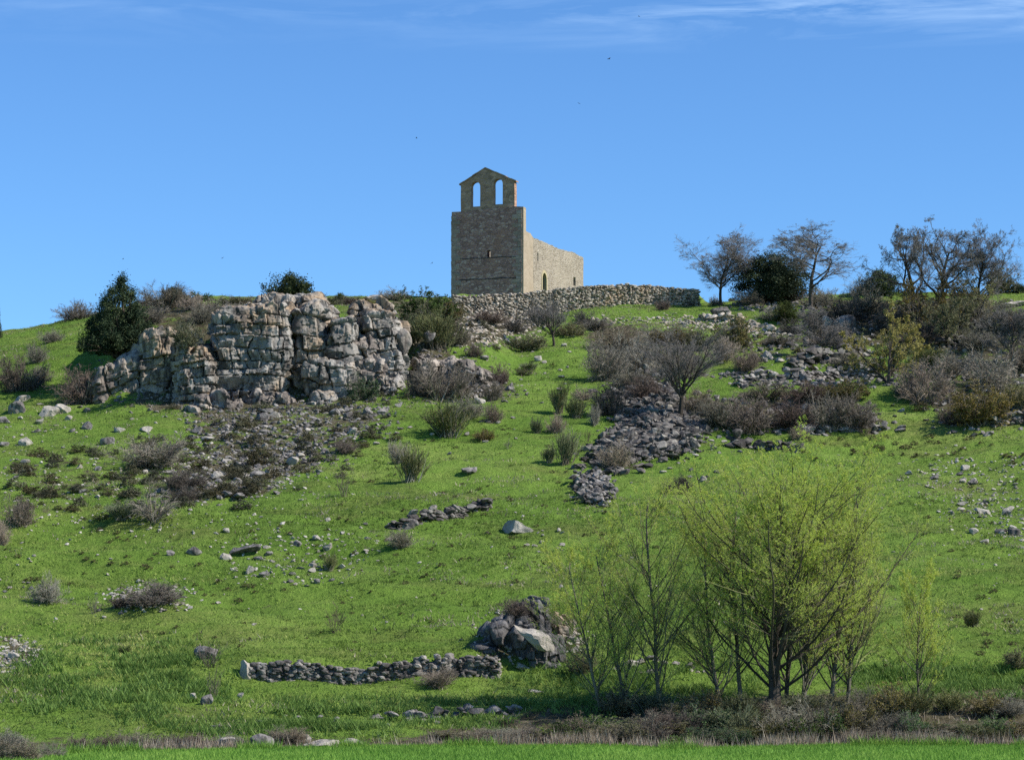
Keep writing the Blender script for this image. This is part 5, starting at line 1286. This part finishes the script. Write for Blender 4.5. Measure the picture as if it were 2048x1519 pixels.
for poly, n, sz in (([(850, 960), (1200, 1000), (1200, 1150), (500, 1200), (0, 1180), (0, 1080), (500, 1020)], 150, (.15, .5)), ([(1000, 1060), (1350, 1000), (2048, 900), (2048, 1300), (1850, 1330), (1100, 1180)], 150, (.15, .5)), ([(1480, 880), (2048, 870), (2048, 930), (1560, 920)], 50, (.3, .8)),
                    ([(880, 720), (1200, 720), (1150, 960), (700, 1000)], 60, (.15, .45)), ([(100, 1180), (900, 1180), (900, 1290), (300, 1290)], 50, (.12, .35))):
    for p in hits(*poly_pts(rng, poly, n).T):
        if np.isnan(p[0]): continue
        q = rng.uniform(*sz); tv.append(V0 @ rotz_m(rng.uniform(0, 6)).T * [q, q, q * .45] + p - [0, 0, .02]); tq.append(Q0 + off); off += len(V0)
tag(link("scrub_tufts", np_mesh("scrub_tufts", np.concatenate(tv), np.concatenate(tq), M['heath'], attrs={'tint': rng.random(off)})), "tiny dark tufts strewn over the open grass", kind='stuff')
heath([(280, 800), (430, 832), (800, 792), (790, 770), (440, 800)], 16, (.5, 1.2), "low scrub tuft at the very foot of the cliff", "scrub tufts at the cliff foot")
# brambles along the ditch
def bramble(px, row, w, h, sty):
    p = place(px, row); k = 1 / ppm(p[1]); put_shrub(sty, p, w * k, h * k, LB, GB, True, "bramble")
LB, GB = "dark bramble in the thicket along the ditch under the poplars", "brambles under the poplars"
for px in np.arange(915, 2080, 27.0):
    r = rng.random(); tall = np.interp(px, [900, 1000, 1150, 1400, 1550, 1700, 1850, 2050], [24, 34, 50, 76, 90, 80, 62, 58])
    bramble(px + rng.uniform(-10, 10), 1484 - rng.uniform(0, 16), rng.uniform(80, 125), tall * rng.uniform(.4, 1.0), ['black', 'brown', 'broom', 'green', 'olive', 'brown'][int(rng.integers(6))])
for px in np.arange(1240, 2080, 60.0):
    bramble(px + rng.uniform(-14, 14), 1446 - rng.uniform(0, 22), rng.uniform(70, 110), rng.uniform(40, 80), ['broom', 'brown', 'olive'][int(rng.integers(3))])
LB, GB = "brown bramble at the bottom left corner", "brambles at the bottom left"
for px, row, w, h in ((-5, 1524, 90, 84), (48, 1522, 80, 50), (100, 1514, 60, 34), (15, 1492, 70, 40)): bramble(px, row, w, h, 'brown')
LB, GB = "low brown bramble in the ditch at left", "low brambles in the ditch at left"
for px in (165, 215, 262, 310, 352, 395, 455, 560, 585): bramble(px, 1498 - (px - 165) * .03, 74, rng.uniform(26, 44), ['brown', 'black'][int(rng.integers(2))])
LB, GB = "leafy green bush in the ditch in front of the brambles", "green bushes at the ditch edge"
for px, row, w, h in ((1400, 1492, 90, 44), (1470, 1490, 70, 36), (1600, 1480, 80, 60), (1660, 1478, 70, 64), (1820, 1478, 60, 60), (1370, 1494, 70, 32)): bramble(px, row, w, h, 'green')

# ------------------------------------------------------------------ trees
def T(name, label, px, row, wp, hp, seed, kind, Y=None, ground=True, **k):
    p = place(px, row, Y)
    if Y and ground: p = (p[0], p[1], float(terrain(p[0], p[1])))
    s = 1 / ppm(p[1]); return tree(name, label, p, (ZW(row, p[1]) - p[2] + hp * s) , wp * s, seed, kind, **k)
T("bare_tree", "leftmost bare ridge tree with a slim trunk right of the enclosure wall", 1440, 612, 150, 160, 801, 'bare')
T("bare_tree", "bare forked tree rising behind the dark evergreen on the ridge", 1620, 612, 160, 164, 802, 'gnarled')
T("bare_tree", "leftmost of the three gnarled trees on the right ridge, leaning left", 1826, 640, 136, 194, 803, 'gnarled', lean=(-.1, 0))
T("bare_tree", "tallest and middle one of the three gnarled ridge trees", 1885, 640, 136, 212, 814, 'gnarled')
T("bare_tree", "rightmost of the three gnarled ridge trees with the finest twigs", 1955, 628, 136, 184, 815, 'bare')
T("bare_tree", "bare tree with fanning branches standing in the dark stone spill", 1360, 840, 172, 214, 806, 'fan')
T("bare_tree", "small grey tree on the dark terrace wall left of the willow", 1640, 712, 104, 100, 807, 'bare')
T("bare_tree", "grey bare bushy tree in front of the enclosure wall's middle", 1108, 692, 88, 108, 808, 'fan')
T("bare_tree", "small grey tree at the right edge below the ridge", 2022, 735, 110, 130, 809, 'bare')
T("willow_tree", "yellow green leafing willow on the right terrace", 1775, 766, 172, 160, 810, 'bushy')
T("leafy_tree", "brown olive bushy tree under the left of the three ridge trees", 1850, 668, 150, 136, 811, 'olive')
T("leafy_tree", "brown olive bushy tree under the right of the three ridge trees", 1935, 660, 130, 122, 812, 'olive')
T("leafy_tree", "olive bush tree in front of the brown tree clump", 1895, 692, 120, 100, 813, 'olive')
def evergreen(name, label, px, row, wp, hp, seed, shape, clumps, per, rad, leaf, mat, Y=None):
    p = place(px, row, Y)
    if Y: p = (p[0], p[1], float(terrain(p[0], p[1])))
    s = 1 / ppm(p[1]); st, fo, f0 = evergreen_src(seed, clumps, per, rad, leaf, shape); k = np.array([wp * s, wp * s, ZW(row, p[1]) - p[2] + hp * s]); f = lambda v: f0(v) * k
    e = thing(name, label, "tree", p); link("trunk", st.mesh("trunk", [M['bark_dark']], f), e); link("crown", fo.mesh("crown", [M[mat]], f), e)
evergreen("juniper_tree", "dark green juniper with ragged spires left of the cliff", 238, 708, 158, 158, 901, 'spire', 620, 80, 0.034, 0.012, 'leaf_juniper')
evergreen("juniper_tree", "tall dark juniper at the far left edge of the hill", -4, 676, 16, 70, 902, 'spire', 120, 50, 0.05, 0.02, 'leaf_juniper')
evergreen("evergreen_tree", "wide dark evergreen oak on the ridge between two bare trees", 1546, 604, 156, 96, 903, 'round', 420, 100, 0.05, 0.016, 'leaf_dark')
LP = "poplar"
T("poplar_tree", "big spreading poplar with a thick dark trunk at the ditch", 1548, 1428, 440, 565, 821, 'poplar', lean=(.02, 0))
T("poplar_tree", "slim poplar right of the big trunk, its stem leaning right", 1605, 1416, 170, 500, 822, 'wand', lean=(.07, 0))
T("poplar_tree", "tall slim poplar with a leaning stem, third from the right", 1660, 1412, 190, 510, 823, 'wand', lean=(.10, 0))
T("poplar_tree", "slim leaning poplar, second from the right", 1692, 1408, 200, 470, 824, 'wand', lean=(.11, .0))
T("poplar_tree", "thin pale poplar standing alone at right", 1838, 1420, 120, 310, 825, 'wand')
T("poplar_tree", "pale slender poplar left of the big tree, the tallest of the left three", 1322, 1428, 250, 485, 826, 'wand', lean=(-.06, 0))
T("poplar_tree", "leftmost thin poplar leaning left behind the rock mound", 1204, 1420, 190, 350, 827, 'wand', lean=(-.16, 0))
T("poplar_tree", "thin poplar between the leftmost one and the pale slender one", 1256, 1424, 180, 400, 828, 'wand', lean=(-.12, 0))
T("poplar_tree", "young poplar right behind the big trunk, half hidden by its crown", 1572, 1406, 230, 520, 830, 'wand', lean=(.03, 0))
T("poplar_tree", "young poplar behind the left half of the big crown", 1482, 1408, 230, 500, 831, 'wand', lean=(-.03, 0))
T("poplar_tree", "young poplar at the left foot of the big spreading one", 1445, 1420, 230, 450, 829, 'wand', lean=(-.12, 0))

# ------------------------------------------------------------------ grass, weeds, straw, crop
def blades(name, label, P, h, wdt, mat, seed, per=4, spread=.08, lean=.5, tint=None):
    rng = np.random.default_rng(seed); n = len(P) * per; C = np.repeat(P, per, 0) + np.concatenate([rng.normal(0, spread, (n, 2)), np.zeros((n, 1))], 1)
    h = np.repeat(h, per) * rng.uniform(.6, 1.25, n); a = rng.uniform(0, 2 * math.pi, n); b = rng.uniform(0, 2 * math.pi, n)
    wv = np.stack([np.cos(a), np.sin(a), np.zeros(n)], 1) * (wdt * rng.uniform(.6, 1.4, n) * .5)[:, None]
    tip = C + np.stack([np.cos(b) * lean * h, np.sin(b) * lean * h, h], 1) * rng.uniform(.5, 1, n)[:, None]
    C[:, 2] -= .03
    V = np.stack([C - wv, C + wv, tip], 1).reshape(-1, 3); t = (rng.random(n) if tint is None else np.clip(np.repeat(tint, per) + rng.normal(0, .14, n), 0, 1))
    o = link(name, np_mesh(name, V, np.arange(3 * n).reshape(n, 3), M[mat], attrs={'tint': np.repeat(t, 3)})); return tag(o, label, kind='stuff')
def wedge(rng, n, y0, y1, m=1.06):
    Y = np.sqrt(rng.uniform(y0 * y0, y1 * y1, n)); X = rng.uniform(-.195, .195, n) * m * Y
    return X, Y
rng = np.random.default_rng(99)
PP = []
for y0, y1, n in ((103.5, 128, 42000), (128, 165, 48000), (165, 272, 56000)):
    X, Y = wedge(rng, n, y0, y1); PP.append(np.stack([X, Y, terrain(X, Y)], 1))
P = np.concatenate(PP); d = dirt_at(*P.T); cl = fbm(P[:, 0] / 2.5, P[:, 1] / 2.5, o=3, s=31)
k = (rng.random(len(P)) > d * 1.05) & (rng.random(len(P)) < .72 + .5 * cl) & ~((P[:, 1] > wally(CX + F * P[:, 0] / P[:, 1]) - 1.2) & (P[:, 0] > -6.5) & (P[:, 0] < 18.8)); P = P[k]; cl = cl[k]
big = fbm(P[:, 0] / 11, P[:, 1] / 11, o=3, s=33)
blades("grass", "short bright green grass covering the hillside", P, (.10 + .06 * np.clip(cl, -.5, 1)) * np.interp(P[:, 1], [103, 150, 270], [.9, 1.1, 1.5]), .055, 'blade', 1, 4, .12, 1.0, .52 + .40 * big + .14 * cl)
X, Y = wedge(rng, 60000, 106, 270); d = dirt_at(X, Y, terrain(X, Y)); k = fbm(X / 5.5, Y / 4.0, o=4, s=93) + .5 * d > rng.uniform(.10, 1.1, len(X)); k &= ~((Y > wally(CX + F * X / Y) - 1.2) & (X > -6.5) & (X < 18.8)); X, Y = X[k], Y[k]
X2, Y2 = wedge(rng, 52000, 106, 268); k2 = fbm(X2 / 2.2, Y2 / 1.4, o=4, s=97) > rng.uniform(.15, 1.0, len(X2)); k2 &= ~((Y2 > wally(CX + F * X2 / Y2) - 1.2) & (X2 > -6.5) & (X2 < 18.8)); X2, Y2 = X2[k2], Y2[k2]
blades("rough_grass", "darker rough grass clumps scattered over the slope", np.stack([X2, Y2, terrain(X2, Y2)], 1), rng.uniform(.12, .32, len(X2)), .05, 'rough', 8, 5, .12, .9)
blades("dry_tufts", "dry straw coloured grass tufts mixed into the green slope", np.stack([X, Y, terrain(X, Y)], 1), rng.uniform(.10, .28, len(X)), .05, 'straw', 7, 4, .14, .9)
A = hits(*poly_pts(rng, [(60, 1300), (250, 1265), (440, 1300), (470, 1400), (380, 1440), (120, 1440), (0, 1380)], 5200).T); A = A[~np.isnan(A[:, 0])]; A = A[fbm(A[:, 0] / 1.6, A[:, 1] / 1.2, o=3, s=61) > rng.uniform(-.5, .75, len(A))]
blades("weeds", "rough dark green weeds on the lower left bank", A, rng.uniform(.15, .42, len(A)), .06, 'weed', 2, 6, .12, .8)
A = hits(*poly_pts(rng, [(560, 1395), (1200, 1395), (1200, 1425), (560, 1430)], 1500).T); B = hits(*poly_pts(rng, [(330, 1440), (1000, 1438), (1000, 1466), (330, 1470)], 2400).T); C3 = hits(*poly_pts(rng, [(1680, 1340), (2060, 1330), (2060, 1395), (1720, 1400)], 2600).T); D4 = hits(*poly_pts(rng, [(1000, 1330), (1500, 1330), (1500, 1420), (1000, 1420)], 2600).T)
A = np.concatenate([A, B, C3, D4]); A = A[~np.isnan(A[:, 0])]; A = A[fbm(A[:, 0] / 1.8, A[:, 1] / .8, o=3, s=63) > rng.uniform(-.6, .7, len(A))]
blades("tall_grass", "taller dark green grass along the terrace edges above the ditch", A, rng.uniform(.18, .42, len(A)), .05, 'weed', 3, 6, .14, .8)
X = rng.uniform(-21, 21, 9000); px = CX + F * X / 102; Y = yfield(px) + np.abs(rng.normal(0, .8, len(X))) + .1
amt = np.interp(px, [-50, 120, 180, 420, 560, 760, 1000, 1180, 1260, 1380, 1560, 1700, 1800, 2100], [.35, .35, .5, .3, .07, .12, .5, .9, .5, .3, .5, .7, 1, 1]); amt = amt * (.25 + 1.1 * (fbm(X / 1.1, Y * 0, o=3, s=91) > -.1)); k = rng.random(len(X)) < amt; X, Y = X[k], Y[k]
blades("dry_grass", "pale dry grass and reeds along the edge of the green field", np.stack([X, Y, terrain(X, Y)], 1), rng.uniform(.2, .75, len(X)), .035, 'straw', 4, 4, .10, .35)
X, Y = wedge(rng, 36000, 70, 103); k = Y < yfield(CX + F * X / Y) - .02; X, Y = X[k], Y[k]
blades("crop_grass", "bright young crop grass of the field in front", np.stack([X, Y, X * 0 + .02], 1), rng.uniform(.10, .20, len(X)), .04, 'blade_crop', 5, 4, .1, .6, .5 + .35 * fbm(X / 4, Y / 9, o=3, s=41))
X = rng.uniform(-21, 21, 5000); px = CX + F * X / 101; Y = yfield(px) + rng.uniform(-.6, .5, len(X))
blades("field_edge_grass", "ragged green grass at the edge of the field", np.stack([X, Y, X * 0 + .02], 1), rng.uniform(.15, .36, len(X)) * (.6 + .8 * (vnoise(X / 1.5, X * 0, s=8) > 0)), .04, 'blade_crop', 6, 4, .1, .6)

# ------------------------------------------------------------------ birds
BIRDS = [(1218, 118, .62, "flying bird with the longest wings, high above the chapel"), (1278, 33, .4, "tiny bird near the top edge of the sky"), (1158, 207, .36, "tiny bird in the blue sky above the chapel's right side"),
         (833, 276, .36, "tiny bird left of the bell gable"), (864, 526, .4, "tiny bird low beside the chapel's left wall"), (445, 516, .42, "tiny bird above the cliff's left end")]
for i, (px, py, sp, lab) in enumerate(BIRDS):
    Y = 215.0; sp = sp * .75; kx, kz = ray(px, py); bm = bmesh.new(); s = sp / 2
    V, Fc = ico(2); body = V * np.array([s * .16, s * .5, s * .15]); body[:, 1] *= np.where(body[:, 1] < 0, 1.2, 1)
    def wing(sg):
        pts = [(sg * s * .08, s * .16, 0), (sg * s * .5, s * .24, s * .22), (sg * s, -s * .1, s * .12), (sg * s * .5, -s * .06, s * .2), (sg * s * .08, -s * .16, 0)]
        v = [(a, b, c + h) for h in (-s * .025, s * .025) for a, b, c in pts]; return np.array(v)
    b = thing("bird", lab, "bird", (kx * Y, Y, CAMZ + kz * Y), R(40 + 70 * i))
    link("body", np_mesh("body", body, Fc, M['bird_dark'], attrs={'tint': np.full(len(body), .3)}, smooth=True), b)
    for sg in (-1, 1):
        v = wing(sg); quads = [np.array([[i, (i + 1) % 5, (i + 1) % 5 + 5, i + 5] for i in range(5)])]
        link("wing", np_mesh("wing", v, quads + [np.array([[4, 3, 2, 1, 0], [5, 6, 7, 8, 9]])], M['bird_dark'], attrs={'tint': np.full(10, .3)}), b)
    b.rotation_euler = (R(10), R(-28), b.rotation_euler[2])
